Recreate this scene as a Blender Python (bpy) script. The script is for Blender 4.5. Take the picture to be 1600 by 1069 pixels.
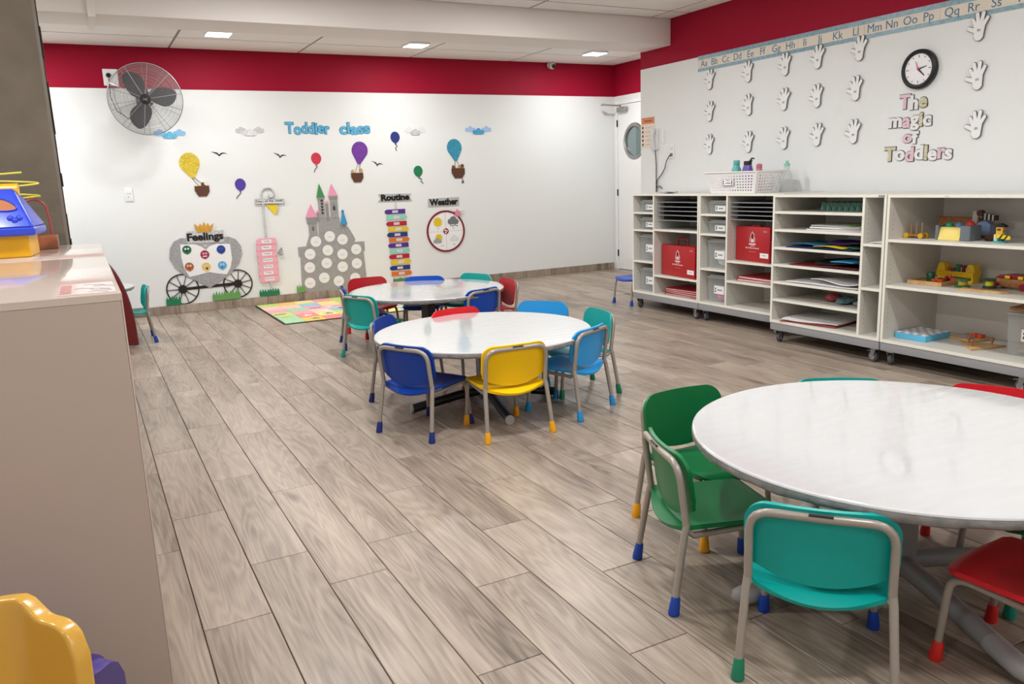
import bpy, bmesh, math, random
from mathutils import Vector, Matrix
random.seed(7)
PI = math.pi
R = math.radians
for o in list(bpy.data.objects):
    bpy.data.objects.remove(o)
SC = bpy.context.scene
COL = SC.collection

# ------------------------------------------------------------------ camera, light, exposure
def cam_axes(yaw, pitch, roll):
    f = Vector((math.sin(yaw)*math.cos(pitch), math.cos(yaw)*math.cos(pitch), math.sin(pitch)))
    r = Vector((math.cos(yaw), -math.sin(yaw), 0)); u = r.cross(f)
    return (math.cos(roll)*r + math.sin(roll)*u, -math.sin(roll)*r + math.cos(roll)*u, f)
cd = bpy.data.cameras.new('camera'); cam = bpy.data.objects.new('camera', cd); COL.objects.link(cam)
cr, cu, cf = cam_axes(0.48412489, -0.20183405, -0.03715586)
m = Matrix((cr, cu, -cf)).transposed().to_4x4(); m.translation = (0, 0, 1.30)
cam.matrix_world = m
cd.sensor_width = 36; cd.lens = 36*1246.42/1600; cd.clip_start = 0.05
SC.camera = cam
SC.view_settings.view_transform = 'Standard'; SC.view_settings.look = 'None'
SC.view_settings.exposure = 0.27; SC.view_settings.gamma = 1.0
SC.view_settings.use_curve_mapping = False
w = bpy.data.worlds.new('world'); SC.world = w; w.use_nodes = True
w.node_tree.nodes['Background'].inputs[0].default_value = (0.9, 0.95, 1, 1)
w.node_tree.nodes['Background'].inputs[1].default_value = 0.3

CEIL = 2.745
# ceiling panel lamps: (x, y, watts)
LAMPS = [(1.35, 8.25, 17), (3.375, 8.36, 15), (5.66, 8.36, 15), (-0.68, 8.30, 34),
         (-0.7, 5.4, 36), (1.35, 5.3, 24), (3.375, 5.3, 18),  # from this row on: unseen panels, added to light the room
         (-0.7, 2.9, 26), (1.35, 2.9, 24), (3.375, 2.9, 17),
         (-0.7, 0.4, 10), (1.35, 0.4, 18), (3.375, 0.4, 16), (3.375, -1.6, 12), (1.35, -1.6, 10)]

# ------------------------------------------------------------------ materials
def lin(c):
    return c/12.92 if c <= 0.04045 else ((c+0.055)/1.055)**2.4
def hx(s):
    s = s.lstrip('#')
    return tuple(lin(int(s[i:i+2], 16)/255) for i in (0, 2, 4)) + (1,)
MATS = {}
def mat(name, col, rough=0.5, metal=0.0, noise=0.0, nscale=20, bump=0.0, bscale=60, emit=0, alpha=1.0, trans=0.0, spec=0.5, coat=0.0):
    if name in MATS: return MATS[name]
    mt = bpy.data.materials.new(name); mt.use_nodes = True
    nt = mt.node_tree; b = nt.nodes['Principled BSDF']
    c = hx(col) if isinstance(col, str) else col
    b.inputs['Base Color'].default_value = c
    b.inputs['Roughness'].default_value = rough; b.inputs['Metallic'].default_value = metal
    b.inputs['Specular IOR Level'].default_value = spec
    b.inputs['Coat Weight'].default_value = coat; b.inputs['Coat Roughness'].default_value = 0.05
    if emit:
        b.inputs['Emission Color'].default_value = c; b.inputs['Emission Strength'].default_value = emit
    if alpha < 1: b.inputs['Alpha'].default_value = alpha
    if trans: b.inputs['Transmission Weight'].default_value = trans
    if noise or bump:
        tc = nt.nodes.new('ShaderNodeTexCoord')
    if noise:
        n = nt.nodes.new('ShaderNodeTexNoise'); n.inputs['Scale'].default_value = nscale; n.inputs['Detail'].default_value = 5
        nt.links.new(tc.outputs['Object'], n.inputs['Vector'])
        r = nt.nodes.new('ShaderNodeValToRGB')
        r.color_ramp.elements[0].position = 0.3; r.color_ramp.elements[1].position = 0.7
        r.color_ramp.elements[0].color = tuple(x*(1-noise) for x in c[:3]) + (1,)
        r.color_ramp.elements[1].color = tuple(min(1, x*(1+noise*0.6)) for x in c[:3]) + (1,)
        nt.links.new(n.outputs['Fac'], r.inputs['Fac']); nt.links.new(r.outputs['Color'], b.inputs['Base Color'])
    if bump:
        n2 = nt.nodes.new('ShaderNodeTexNoise'); n2.inputs['Scale'].default_value = bscale; n2.inputs['Detail'].default_value = 3
        nt.links.new(tc.outputs['Object'], n2.inputs['Vector'])
        bp = nt.nodes.new('ShaderNodeBump'); bp.inputs['Strength'].default_value = bump; bp.inputs['Distance'].default_value = 0.01
        nt.links.new(n2.outputs['Fac'], bp.inputs['Height']); nt.links.new(bp.outputs['Normal'], b.inputs['Normal'])
    MATS[name] = mt
    return mt
def glitter(name, col):
    if name in MATS: return MATS[name]
    mt = mat(name, col, 0.4)
    nt = mt.node_tree; b = nt.nodes['Principled BSDF']; c = hx(col)
    tc = nt.nodes.new('ShaderNodeTexCoord'); v = nt.nodes.new('ShaderNodeTexVoronoi'); v.inputs['Scale'].default_value = 160
    nt.links.new(tc.outputs['Object'], v.inputs['Vector'])
    r = nt.nodes.new('ShaderNodeValToRGB')
    r.color_ramp.elements[0].color = tuple(x*0.55 for x in c[:3]) + (1,)
    r.color_ramp.elements[1].color = tuple(min(1, x*1.35+0.05) for x in c[:3]) + (1,)
    nt.links.new(v.outputs['Color'], r.inputs['Fac']); nt.links.new(r.outputs['Color'], b.inputs['Base Color'])
    return mt
def wall_material():
    mt = bpy.data.materials.new('painted_wall'); mt.use_nodes = True
    nt = mt.node_tree; b = nt.nodes['Principled BSDF']; L = nt.links.new
    g = nt.nodes.new('ShaderNodeNewGeometry'); s = nt.nodes.new('ShaderNodeSeparateXYZ'); L(g.outputs['Position'], s.inputs[0])
    gt = nt.nodes.new('ShaderNodeMath'); gt.operation = 'GREATER_THAN'; gt.inputs[1].default_value = 2.337
    L(s.outputs['Z'], gt.inputs[0])
    mx = nt.nodes.new('ShaderNodeMix'); mx.data_type = 'RGBA'
    mx.inputs['A'].default_value = hx('#eceeec'); mx.inputs['B'].default_value = hx('#a00a2e')
    L(gt.outputs[0], mx.inputs['Factor']); L(mx.outputs['Result'], b.inputs['Base Color'])
    b.inputs['Roughness'].default_value = 0.6; b.inputs['Specular IOR Level'].default_value = 0.2
    n = nt.nodes.new('ShaderNodeTexNoise'); n.inputs['Scale'].default_value = 90; L(g.outputs['Position'], n.inputs['Vector'])
    bp = nt.nodes.new('ShaderNodeBump'); bp.inputs['Strength'].default_value = 0.08; bp.inputs['Distance'].default_value = 0.01
    L(n.outputs['Fac'], bp.inputs['Height']); L(bp.outputs['Normal'], b.inputs['Normal'])
    return mt
def tile_material(name, attr=None):
    mt = bpy.data.materials.new(name); mt.use_nodes = True
    nt = mt.node_tree; b = nt.nodes['Principled BSDF']; L = nt.links.new
    N = nt.nodes.new
    g = N('ShaderNodeNewGeometry')
    if attr:
        a = N('ShaderNodeAttribute'); a.attribute_name = attr; rnd = a.outputs['Fac']
    else:
        a = N('ShaderNodeObjectInfo'); rnd = a.outputs['Random']
    off = N('ShaderNodeVectorMath'); off.operation = 'SCALE'; off.inputs[0].default_value = (31, 57, 11); L(rnd, off.inputs['Scale'])
    ad = N('ShaderNodeVectorMath'); ad.operation = 'ADD'; L(g.outputs['Position'], ad.inputs[0]); L(off.outputs[0], ad.inputs[1])
    def scaled(v):
        s = N('ShaderNodeVectorMath'); s.operation = 'MULTIPLY'; s.inputs[1].default_value = v; L(ad.outputs[0], s.inputs[0]); return s.outputs[0]
    def noise(v, sc, det, dist=0):
        n = N('ShaderNodeTexNoise'); n.inputs['Scale'].default_value = sc; n.inputs['Detail'].default_value = det
        n.inputs['Distortion'].default_value = dist; L(v, n.inputs['Vector']); return n.outputs['Fac']
    def math1(op, x, y):
        q = N('ShaderNodeMath'); q.operation = op
        for i, v in enumerate((x, y)):
            if v is None: continue
            if isinstance(v, (int, float)): q.inputs[i].default_value = v
            else: L(v, q.inputs[i])
        return q.outputs[0]
    n1 = noise(scaled((7.5, 0.75, 1)), 1.0, 2.0, 0.25)
    rings = math1('MULTIPLY', math1('ADD', math1('SINE', math1('MULTIPLY', n1, 105), None), 1), 0.5)
    fine = noise(scaled((150, 6.0, 1)), 1.0, 5)
    patch = noise(scaled((7, 0.9, 1)), 1.0, 3, 0.8)
    knot = noise(scaled((9, 3.2, 1)), 1.0, 1)
    t = math1('ADD', math1('MULTIPLY', rings, 0.13), math1('MULTIPLY', fine, 0.42))
    t = math1('ADD', t, math1('MULTIPLY', patch, 0.80))
    t = math1('ADD', t, math1('MULTIPLY', rnd, 0.16))
    t = math1('SUBTRACT', t, 0.17)
    r = N('ShaderNodeValToRGB'); e = r.color_ramp.elements
    e[0].position = 0.22; e[0].color = hx('#5a4e43'); e[1].position = 0.86; e[1].color = hx('#bbab9b')
    q = e.new(0.46); q.color = hx('#8d7e70'); q = e.new(0.62); q.color = hx('#a39384')
    L(t, r.inputs['Fac'])
    kr = N('ShaderNodeMapRange'); kr.inputs['From Min'].default_value = 0.70; kr.inputs['From Max'].default_value = 0.80; L(knot, kr.inputs['Value'])
    mx = N('ShaderNodeMix'); mx.data_type = 'RGBA'; mx.inputs['B'].default_value = hx('#5d5047')
    L(math1('MULTIPLY', kr.outputs[0], 0.6), mx.inputs['Factor']); L(r.outputs['Color'], mx.inputs['A'])
    L(mx.outputs['Result'], b.inputs['Base Color'])
    b.inputs['Roughness'].default_value = 0.36
    bp = N('ShaderNodeBump'); bp.inputs['Strength'].default_value = 0.12; bp.inputs['Distance'].default_value = 0.004
    L(t, bp.inputs['Height']); L(bp.outputs['Normal'], b.inputs['Normal'])
    return mt
def wood(name, c1, c2, rough=0.45, sc=(40, 4, 40)):
    if name in MATS: return MATS[name]
    mt = mat(name, c1, rough); nt = mt.node_tree; b = nt.nodes['Principled BSDF']
    tc = nt.nodes.new('ShaderNodeTexCoord'); mp = nt.nodes.new('ShaderNodeMapping'); mp.inputs['Scale'].default_value = sc
    nt.links.new(tc.outputs['Object'], mp.inputs[0])
    n = nt.nodes.new('ShaderNodeTexNoise'); n.inputs['Scale'].default_value = 1; n.inputs['Detail'].default_value = 4
    n.inputs['Distortion'].default_value = 0.6
    nt.links.new(mp.outputs[0], n.inputs['Vector'])
    r = nt.nodes.new('ShaderNodeValToRGB'); r.color_ramp.elements[0].position = 0.35; r.color_ramp.elements[1].position = 0.65
    r.color_ramp.elements[0].color = hx(c1); r.color_ramp.elements[1].color = hx(c2)
    nt.links.new(n.outputs['Fac'], r.inputs['Fac']); nt.links.new(r.outputs['Color'], b.inputs['Base Color'])
    return mt
def clear_plastic(name, col, fac=0.72):
    if name in MATS: return MATS[name]
    mt = bpy.data.materials.new(name); mt.use_nodes = True
    nt = mt.node_tree; nt.nodes.clear(); L = nt.links.new
    o = nt.nodes.new('ShaderNodeOutputMaterial'); mx = nt.nodes.new('ShaderNodeMixShader'); mx.inputs[0].default_value = 1-fac
    t = nt.nodes.new('ShaderNodeBsdfTransparent'); t.inputs[0].default_value = (0.96, 0.97, 0.97, 1)
    p = nt.nodes.new('ShaderNodeBsdfPrincipled'); p.inputs['Base Color'].default_value = hx(col); p.inputs['Roughness'].default_value = 0.12
    L(t.outputs[0], mx.inputs[1]); L(p.outputs[0], mx.inputs[2]); L(mx.outputs[0], o.inputs[0])
    MATS[name] = mt
    return mt

# ------------------------------------------------------------------ mesh builder
class MB:
    def __init__(s): s.v = []; s.f = []
    def add(s, vs, fs, M=None):
        n = len(s.v)
        s.v += [tuple(M @ Vector(v)) if M else tuple(v) for v in vs]
        s.f += [tuple(i+n for i in f) for f in fs]
        return s
    def box(s, x0, x1, y0, y1, z0, z1, M=None):
        vs = [(x0,y0,z0),(x1,y0,z0),(x1,y1,z0),(x0,y1,z0),(x0,y0,z1),(x1,y0,z1),(x1,y1,z1),(x0,y1,z1)]
        return s.add(vs, [(0,3,2,1),(4,5,6,7),(0,1,5,4),(1,2,6,5),(2,3,7,6),(3,0,4,7)], M)
    def prism(s, pts, d0, d1, plane='xz', M=None):
        """extrude a 2-d outline. xz: along y from -d0 to -d1 (towards the viewer of a wall); xy: along z from d0 to d1; yz: along x"""
        a = sum(pts[i][0]*pts[(i+1) % len(pts)][1]-pts[(i+1) % len(pts)][0]*pts[i][1] for i in range(len(pts)))
        if a < 0: pts = pts[::-1]
        n = len(pts)
        if plane == 'xz': vs = [(p[0], -d0, p[1]) for p in pts] + [(p[0], -d1, p[1]) for p in pts]
        elif plane == 'xy': vs = [(p[0], p[1], d0) for p in pts] + [(p[0], p[1], d1) for p in pts]
        else: vs = [(d0, p[0], p[1]) for p in pts] + [(d1, p[0], p[1]) for p in pts]
        fs = [tuple(range(n-1, -1, -1)), tuple(range(n, 2*n))] + [(i, (i+1) % n, n+(i+1) % n, n+i) for i in range(n)]
        return s.add(vs, fs, M)
    def tube(s, pts, r, n=8, closed=False, M=None, radii=None):
        pts = [Vector(p) for p in pts]; k = len(pts); vs = []; fs = []
        ref = None
        for i, p in enumerate(pts):
            if closed: t = (pts[(i+1) % k]-pts[i-1])
            else: t = (pts[min(i+1, k-1)]-pts[max(i-1, 0)])
            t.normalize()
            if ref is None:
                ref = Vector((0, 0, 1)) if abs(t.z) < 0.9 else Vector((1, 0, 0))
            u = t.cross(ref); 
            if u.length < 1e-6: u = t.cross(Vector((0.3, 0.8, 0.5)))
            u.normalize(); v = u.cross(t); ref = v
            rr = radii[i] if radii else r
            vs += [p+rr*(math.cos(2*PI*j/n)*u+math.sin(2*PI*j/n)*v) for j in range(n)]
        for i in range(k if closed else k-1):
            a = i*n; b = ((i+1) % k)*n
            fs += [(a+j, b+j, b+(j+1) % n, a+(j+1) % n) for j in range(n)]
        if not closed:
            fs += [tuple(range(n)), tuple(range(len(vs)-1, len(vs)-n-1, -1))]
        return s.add(vs, fs, M)
    def lathe(s, prof, n=32, M=None, sx=1, sy=1):
        """prof: (r, z) from bottom to top"""
        vs = []; fs = []; k = len(prof)
        for r_, z in prof:
            vs += [(r_*math.cos(2*PI*j/n)*sx, r_*math.sin(2*PI*j/n)*sy, z) for j in range(n)]
        for i in range(k-1):
            fs += [(i*n+j, i*n+(j+1) % n, (i+1)*n+(j+1) % n, (i+1)*n+j) for j in range(n)]
        fs += [tuple(range(n-1, -1, -1)), tuple(range((k-1)*n, k*n))]
        return s.add(vs, fs, M)
    def shell(s, fn, nu, nv, th, M=None):
        """closed sheet: fn(u,v) -> point, u in -1..1, v in 0..1; thickness along the local normal"""
        P = [[Vector(fn(-1+2*i/nu, j/nv)) for i in range(nu+1)] for j in range(nv+1)]
        A = []; B = []
        for j in range(nv+1):
            for i in range(nu+1):
                du = P[j][min(i+1, nu)]-P[j][max(i-1, 0)]; dv = P[min(j+1, nv)][i]-P[max(j-1, 0)][i]
                nn = du.cross(dv)
                nn = nn.normalized() if nn.length > 1e-9 else Vector((0, 0, 1))
                A.append(P[j][i]); B.append(P[j][i]-nn*th)
        W = nu+1; n = len(A); fs = []
        for j in range(nv):
            for i in range(nu):
                a = j*W+i
                fs.append((a, a+1, a+W+1, a+W)); fs.append((n+a, n+a+W, n+a+W+1, n+a+1))
        rim = [i for i in range(W)] + [j*W+nu for j in range(1, nv+1)] + [nv*W+i for i in range(nu-1, -1, -1)] + [j*W for j in range(nv-1, 0, -1)]
        for q in range(len(rim)):
            a, b = rim[q], rim[(q+1) % len(rim)]
            fs.append((a, n+a, n+b, b))
        return s.add(A+B, fs, M)
    def sphere(s, c, r, n=16, m_=10, sc=(1, 1, 1)):
        prof = [(max(1e-4, r*math.sin(PI*i/m_)), -r*math.cos(PI*i/m_)) for i in range(m_+1)]
        return s.lathe(prof, n, Matrix.Translation(c) @ Matrix.Diagonal((sc[0], sc[1], sc[2], 1)))
    def mesh(s, name, smooth=35, bevel=0, seg=2):
        me = bpy.data.meshes.new(name); me.from_pydata(s.v, [], s.f)
        bm = bmesh.new(); bm.from_mesh(me)
        bmesh.ops.recalc_face_normals(bm, faces=bm.faces)
        if bevel:
            es = [e for e in bm.edges if len(e.link_faces) == 2 and e.calc_face_angle(0) > R(40)]
            bmesh.ops.bevel(bm, geom=es, offset=bevel, segments=seg, affect='EDGES', profile=0.6, clamp_overlap=True)
        bm.to_mesh(me); bm.free()
        if smooth:
            me.shade_smooth(); me.set_sharp_from_angle(angle=R(smooth))
        return me
def link(name, me, m_, parent=None, loc=None):
    o = bpy.data.objects.new(name, me); COL.objects.link(o)
    if not me.materials: me.materials.append(None)
    o.material_slots[0].link = 'OBJECT'; o.material_slots[0].material = m_
    if parent: o.parent = parent
    if loc: o.location = loc
    return o
def ob(name, mb, m_, parent=None, smooth=35, bevel=0, seg=2, loc=None):
    return link(name, mb.mesh(name, smooth, bevel, seg), m_, parent, loc)
def thing(name, label, cat, loc=(0, 0, 0), rotz=0, group=None):
    o = bpy.data.objects.new(name, None); COL.objects.link(o); o.empty_display_size = 0.1
    o.location = loc; o.rotation_euler = (0, 0, rotz); o['label'] = label; o['category'] = cat
    if group: o['group'] = group
    return o
def tag(o, label, cat, group=None):
    o['label'] = label; o['category'] = cat
    if group: o['group'] = group
    return o
def struct(o):
    o['kind'] = 'structure'; return o
def copy_tree(o, parent=None):
    c = o.copy(); COL.objects.link(c)
    if parent: c.parent = parent
    for ch in list(o.children): copy_tree(ch, c)
    return c
TXT = {}
def text_mesh(s, size=1.0, off=0.0, ext=0.002, spacing=1.0):
    k = (s, size, off, ext, spacing)
    if k in TXT: return TXT[k]
    cu_ = bpy.data.curves.new('lettering', 'FONT'); cu_.body = s; cu_.size = size; cu_.offset = off; cu_.extrude = ext
    cu_.resolution_u = 3; cu_.space_character = spacing
    t = bpy.data.objects.new('lettering', cu_); COL.objects.link(t)
    bpy.context.view_layer.update()
    dg = bpy.context.evaluated_depsgraph_get()
    me = bpy.data.meshes.new_from_object(t.evaluated_get(dg))
    bpy.data.objects.remove(t)
    TXT[k] = me
    return me
def text(name, s, m_, parent, x0, z0, w_=None, h_=None, d=0.0, th=0.002, off=0.0, spacing=1.0, rot=0.0, depth_axis='y'):
    """lettering standing on the local xz plane facing -y, bottom left at (x0, z0), fitted to width/height"""
    src = text_mesh(s, 1.0, off, 0.5, spacing)
    vs = [Vector(v.co) for v in src.vertices]
    xa = min(v.x for v in vs); xb = max(v.x for v in vs); ya = min(v.y for v in vs); yb = max(v.y for v in vs)
    kx = w_/(xb-xa) if w_ else h_/(yb-ya); ky = h_/(yb-ya) if h_ else kx
    c, s_ = math.cos(rot), math.sin(rot)
    out = []
    for v in vs:
        x = (v.x-xa)*kx; z = (v.y-ya)*ky; y = -d-(v.z+0.5)*th
        out.append((x0+x*c-z*s_, y, z0+x*s_+z*c))
    me = bpy.data.meshes.new(name); me.from_pydata(out, [], [tuple(p.vertices) for p in src.polygons])
    return link(name, me, m_, parent)

# 2-d outlines
def circ(cx, cy, r, n=28, ry=None, a0=0):
    return [(cx+r*math.cos(a0+2*PI*i/n), cy+(ry or r)*math.sin(a0+2*PI*i/n)) for i in range(n)]
def rect(x0, x1, y0, y1): return [(x0, y0), (x1, y0), (x1, y1), (x0, y1)]
def rrect(x0, x1, y0, y1, r, n=5):
    o = []
    for cx, cy, a in ((x1-r, y0+r, -PI/2), (x1-r, y1-r, 0), (x0+r, y1-r, PI/2), (x0+r, y0+r, PI)):
        o += [(cx+r*math.cos(a+PI/2*i/n), cy+r*math.sin(a+PI/2*i/n)) for i in range(n+1)]
    return o
def star(cx, cy, r0, r1, n): return [(cx+(r1 if i % 2 else r0)*math.cos(PI*i/n+PI/2), cy+(r1 if i % 2 else r0)*math.sin(PI*i/n+PI/2)) for i in range(2*n)]
def capsule(x0, z0, x1, z1, r0, r1, n=8):
    a = math.atan2(z1-z0, x1-x0)
    return [(x1+r1*math.cos(a-PI/2+PI*i/n), z1+r1*math.sin(a-PI/2+PI*i/n)) for i in range(n+1)] + \
           [(x0+r0*math.cos(a+PI/2+PI*i/n), z0+r0*math.sin(a+PI/2+PI*i/n)) for i in range(n+1)]
def wallcut(name, outlines, m_, parent, d0, d1):
    b = MB()
    for i, o in enumerate(outlines if isinstance(outlines[0][0], (list, tuple)) else [outlines]): b.prism(o, d0+i*2.2e-4, d1+i*2.2e-4)
    return ob(name, b, m_, parent, smooth=0)

M_wall = wall_material()
M_ceil = mat('ceiling_panel_white', '#f1eeea', 0.8, bump=0.05, bscale=150)
M_white = mat('white_paint', '#f0f0ee', 0.5)
M_black = mat('black', '#0c0c0d', 0.45)
M_steel = mat('brushed_steel', '#a9a9a8', 0.3, 0.9)
M_grey = mat('grey_plastic', '#8b8b8a', 0.5)
YB = 9.27; XR = 5.214
BACK = lambda x, z: (x, YB, z)
RIGHT = -PI/2
# ------------------------------------------------------------------ room shell
X0, Y0 = -2.0, -2.5
XD = 6.58
def wbox(name, *a, m_=None): return struct(ob(name, MB().box(*a), m_ or M_wall, smooth=0))
wbox('wall_back', X0-0.1, XD+0.1, YB, YB+0.1, 0, CEIL+0.05)
wbox('wall_right', XR, XR+0.1, Y0, 6.878, 0, CEIL+0.05)
wbox('wall_niche', XR+0.1, XD+0.1, 6.778, 6.878, 0, CEIL+0.05)
b = MB().box(XD, XD+0.1, 9.24, YB, 0, CEIL+0.05).box(XD, XD+0.1, 6.878, 8.30, 0, CEIL+0.05).box(XD, XD+0.1, 8.30, 9.24, 2.27, CEIL+0.05)
struct(ob('wall_entrance', b, M_wall, smooth=0))
wbox('wall_left', X0-0.1, X0, Y0-0.1, YB, 0, CEIL+0.05)
wbox('wall_front', X0, XR+0.1, Y0-0.1, Y0, 0, CEIL+0.05)
M_grout = mat('dark_grout', '#5d534b', 0.9)
floor = struct(ob('floor', MB().box(X0-0.1, XD+0.1, Y0-0.1, YB+0.1, -0.06, -0.006), M_grout, smooth=0))
# floor tiles: pitch 0.204 across, 0.938 along, staggered per column
TW, TL = 0.2036, 0.938
offs = {-1: 2.075, 0: 2.38, 1: 2.745, 2: 2.46, 3: 2.69, 4: 2.18, 5: 2.56}
tiles = []
for i in range(-11, 32):
    xa = 0.167+i*TW; xb = xa+TW
    o0 = offs[i] if i in offs else 2.0+random.choice((0.05, 0.36, 0.68, 0.21, 0.52, 0.83))
    for j in range(-6, 9):
        ya = o0+j*TL; yb = ya+TL
        x_lo = max(xa, X0); x_hi = xb; y_lo = max(ya, Y0); y_hi = min(yb, YB)
        lim = XR if (y_lo+y_hi)/2 < 6.9 else XD
        x_hi = min(xb, lim)
        if x_hi-x_lo < 0.02 or y_hi-y_lo < 0.02: continue
        tiles.append((x_lo, x_hi, y_lo, y_hi))
def seen(t):
    x, y = (t[0]+t[1])/2, (t[2]+t[3])/2
    q = Vector((x, y, -1.3)); z = q.dot(cf)
    if z < 0.5: return None
    u = 800+1246.42*q.dot(cr)/z; v = 534.5-1246.42*q.dot(cu)/z
    if u < -60 or u > 1680 or v > 1200 or v < 300: return None
    if x < 0.0 and y < 7.0: return None
    if x > 4.9: return None
    return z
cand = sorted([(seen(t), t) for t in tiles if seen(t)])
picked = set(t for z, t in cand[:298])
M_tile = tile_material('wood_look_tile'); M_tile2 = tile_material('wood_look_tile_far', 'tile_random')
GR = 0.0015
def tile_mesh(w_, l_):
    b = MB(); c = 0.0015; h = 0.0
    b.add([(0,0,-0.008),(w_,0,-0.008),(w_,l_,-0.008),(0,l_,-0.008),(0,0,-c),(w_,0,-c),(w_,l_,-c),(0,l_,-c),(c,c,h),(w_-c,c,h),(w_-c,l_-c,h),(c,l_-c,h)],
          [(0,1,5,4),(1,2,6,5),(2,3,7,6),(3,0,4,7),(4,5,9,8),(5,6,10,9),(6,7,11,10),(7,4,8,11),(8,9,10,11)])
    return b
full = None; rest = MB(); rnds = []
for t in tiles:
    w_, l_ = t[1]-t[0]-2*GR, t[3]-t[2]-2*GR
    if t in picked:
        if abs(w_-(TW-2*GR)) < 1e-4 and abs(l_-(TL-2*GR)) < 1e-4:
            if full is None: full = tile_mesh(w_, l_).mesh('floor_tile', 0)
            me = full
        else: me = tile_mesh(w_, l_).mesh('floor_tile', 0)
        link('floor_tile', me, M_tile, floor, (t[0]+GR, t[2]+GR, 0))
    else:
        n0 = len(rest.v); tb = tile_mesh(w_, l_); rest.add([(v[0]+t[0]+GR, v[1]+t[2]+GR, v[2]) for v in tb.v], tb.f)
        rnds += [random.random()]*(len(rest.v)-n0)
me = bpy.data.meshes.new('floor_tiles'); me.from_pydata(rest.v, [], rest.f)
at = me.attributes.new('tile_random', 'FLOAT', 'POINT')
for i, r_ in enumerate(rnds): at.data[i].value = r_
o = link('distant_floor_tiles', me, M_tile2, floor); o['kind'] = 'stuff'

# ceiling with recessed panel joints
ceil = struct(ob('ceiling', MB().box(X0-0.1, XD+0.1, Y0-0.1, YB+0.1, CEIL+0.004, CEIL+0.08), mat('ceiling_joint', '#8d8781', 0.9), smooth=0))
PW, PL = 1.323, 0.655
pan = {}
def panel(xa, xb, ya, yb):
    k = (round(xb-xa, 3), round(yb-ya, 3))
    if k not in pan: pan[k] = MB().box(0, k[0], 0, k[1], 0, 0.004).mesh('ceiling_panel', 0)
    link('ceiling_panel', pan[k], M_ceil, ceil, (xa, ya, CEIL))
for i in range(-3, 6):
    xa = 1.01+i*PW; xb = xa+PW
    for rows, lo, hi in ((range(0, 6), 6.84, YB), (range(0, 15), Y0, 6.40)):
        for j in rows:
            yb = (9.285 if lo > 6 else 6.77)-j*PL; ya = yb-PL
            lim = XD if ya > 6.8 else XR
            a, c_, e, d_ = max(xa, X0)+0.012, min(xb, lim)-0.012, max(ya, lo)+0.012, min(yb, hi)-0.012
            if c_-a > 0.03 and d_-e > 0.03: panel(a, c_, e, d_)
M_beam = mat('beam_white', '#eee7e2', 0.75)
struct(ob('trim_1', MB().box(X0, XR, 6.40, 6.84, 2.50, CEIL+0.01), M_beam, bevel=0.012))
struct(ob('trim_2', MB().box(0.212, 0.258, 6.372, 6.3995, 2.4995, CEIL).box(0.212, 0.258, 6.372, 6.87, 2.478, 2.4993), M_beam, smooth=0))
# skirting of the same tile, piece by piece
M_skirt = tile_material('skirting_tile')
sk = struct(ob('baseboard_back', MB().box(X0, XD-0.03, YB-0.004, YB-0.0005, 0.002, 0.09), M_grout, smooth=0))
x = -2.0
while x < XD-0.04:
    x2 = min(x+0.938, XD-0.034)
    ob('skirting_tile', MB().box(x+0.0015, x2-0.0015, YB-0.012, YB-0.003, 0.001, 0.093), M_skirt, sk, 0, 0.0015, 1); x = x2
sk2 = struct(ob('baseboard_right', MB().box(XR-0.012, XR-0.001, Y0, 6.87, 0.001, 0.093), M_skirt, smooth=0))
# rough pillar at the left
def pillar():
    mt = mat('rough_plaster_brown', '#6f6558', 0.85, noise=0.18, nscale=5, bump=0.5, bscale=25)
    b = MB().box(-0.85, -0.078, 4.50, 5.45, 0, CEIL)
    o = struct(ob('wall_pillar', b, mt, bevel=0.006))
    e = MB(); z = 0.0
    rr = random.Random(3)
    while z < CEIL-0.02:
        h = rr.uniform(0.05, 0.17); w_ = rr.uniform(0.0, 0.008)
        e.box(-0.0785, -0.075+w_, 5.36+rr.uniform(-0.05, 0.02), 5.45, z, min(z+h, CEIL-0.01)); z += h
    ob('chipped_edge', e, mat('chipped_plaster', '#3f362e', 0.9, noise=0.3, nscale=30), o, 0, 0.002, 1)
pillar()
# door in the far corner
d = bpy.data.objects.new('door_1', None); COL.objects.link(d); d.location = (XD, 8.79, 0); struct(d)
M_door = mat('door_white', '#f4f4f2', 0.4)
# local: +x into the wall, y along the wall
fr = MB().box(-0.012, 0.06, 0.405, 0.45, 0, 2.27).box(-0.012, 0.06, -0.49, -0.445, 0, 2.27).box(-0.012, 0.06, -0.445, 0.405, 2.225, 2.27)
ob('door_frame', fr, M_door, d, 0, 0.003)
def leaf():
    cy, cz, r = 0.03, 1.73, 0.20
    n = 32; outer = []; inner = []
    for i in range(n):
        a = 2*PI*i/n; c, s = math.cos(a), math.sin(a)
        inner.append((cy+r*c, cz+r*s))
        k = min((0.400-cy)/c if c > 1e-6 else ((-0.44-cy)/c if c < -1e-6 else 9), (2.22-cz)/s if s > 1e-6 else ((0.008-cz)/s if s < -1e-6 else 9))
        outer.append((cy+k*c, cz+k*s))
    # snap nearest rays to the corners
    for cc in ((0.400, 2.22), (-0.44, 2.22), (0.400, 0.008), (-0.44, 0.008)):
        i = min(range(n), key=lambda q: (outer[q][0]-cc[0])**2+(outer[q][1]-cc[1])**2); outer[i] = cc
    b = MB(); vs = [(0.0, *p) for p in outer]+[(0.0, *p) for p in inner]+[(0.04, *p) for p in outer]+[(0.04, *p) for p in inner]
    fs = []
    for i in range(n):
        j = (i+1) % n
        fs += [(i, j, n+j, n+i), (2*n+i, 3*n+i, 3*n+j, 2*n+j), (i, 2*n+i, 2*n+j, j), (n+i, n+j, 3*n+j, 3*n+i)]
    return b.add(vs, fs)
ob('door_leaf', leaf(), M_door, d, 20)
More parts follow.
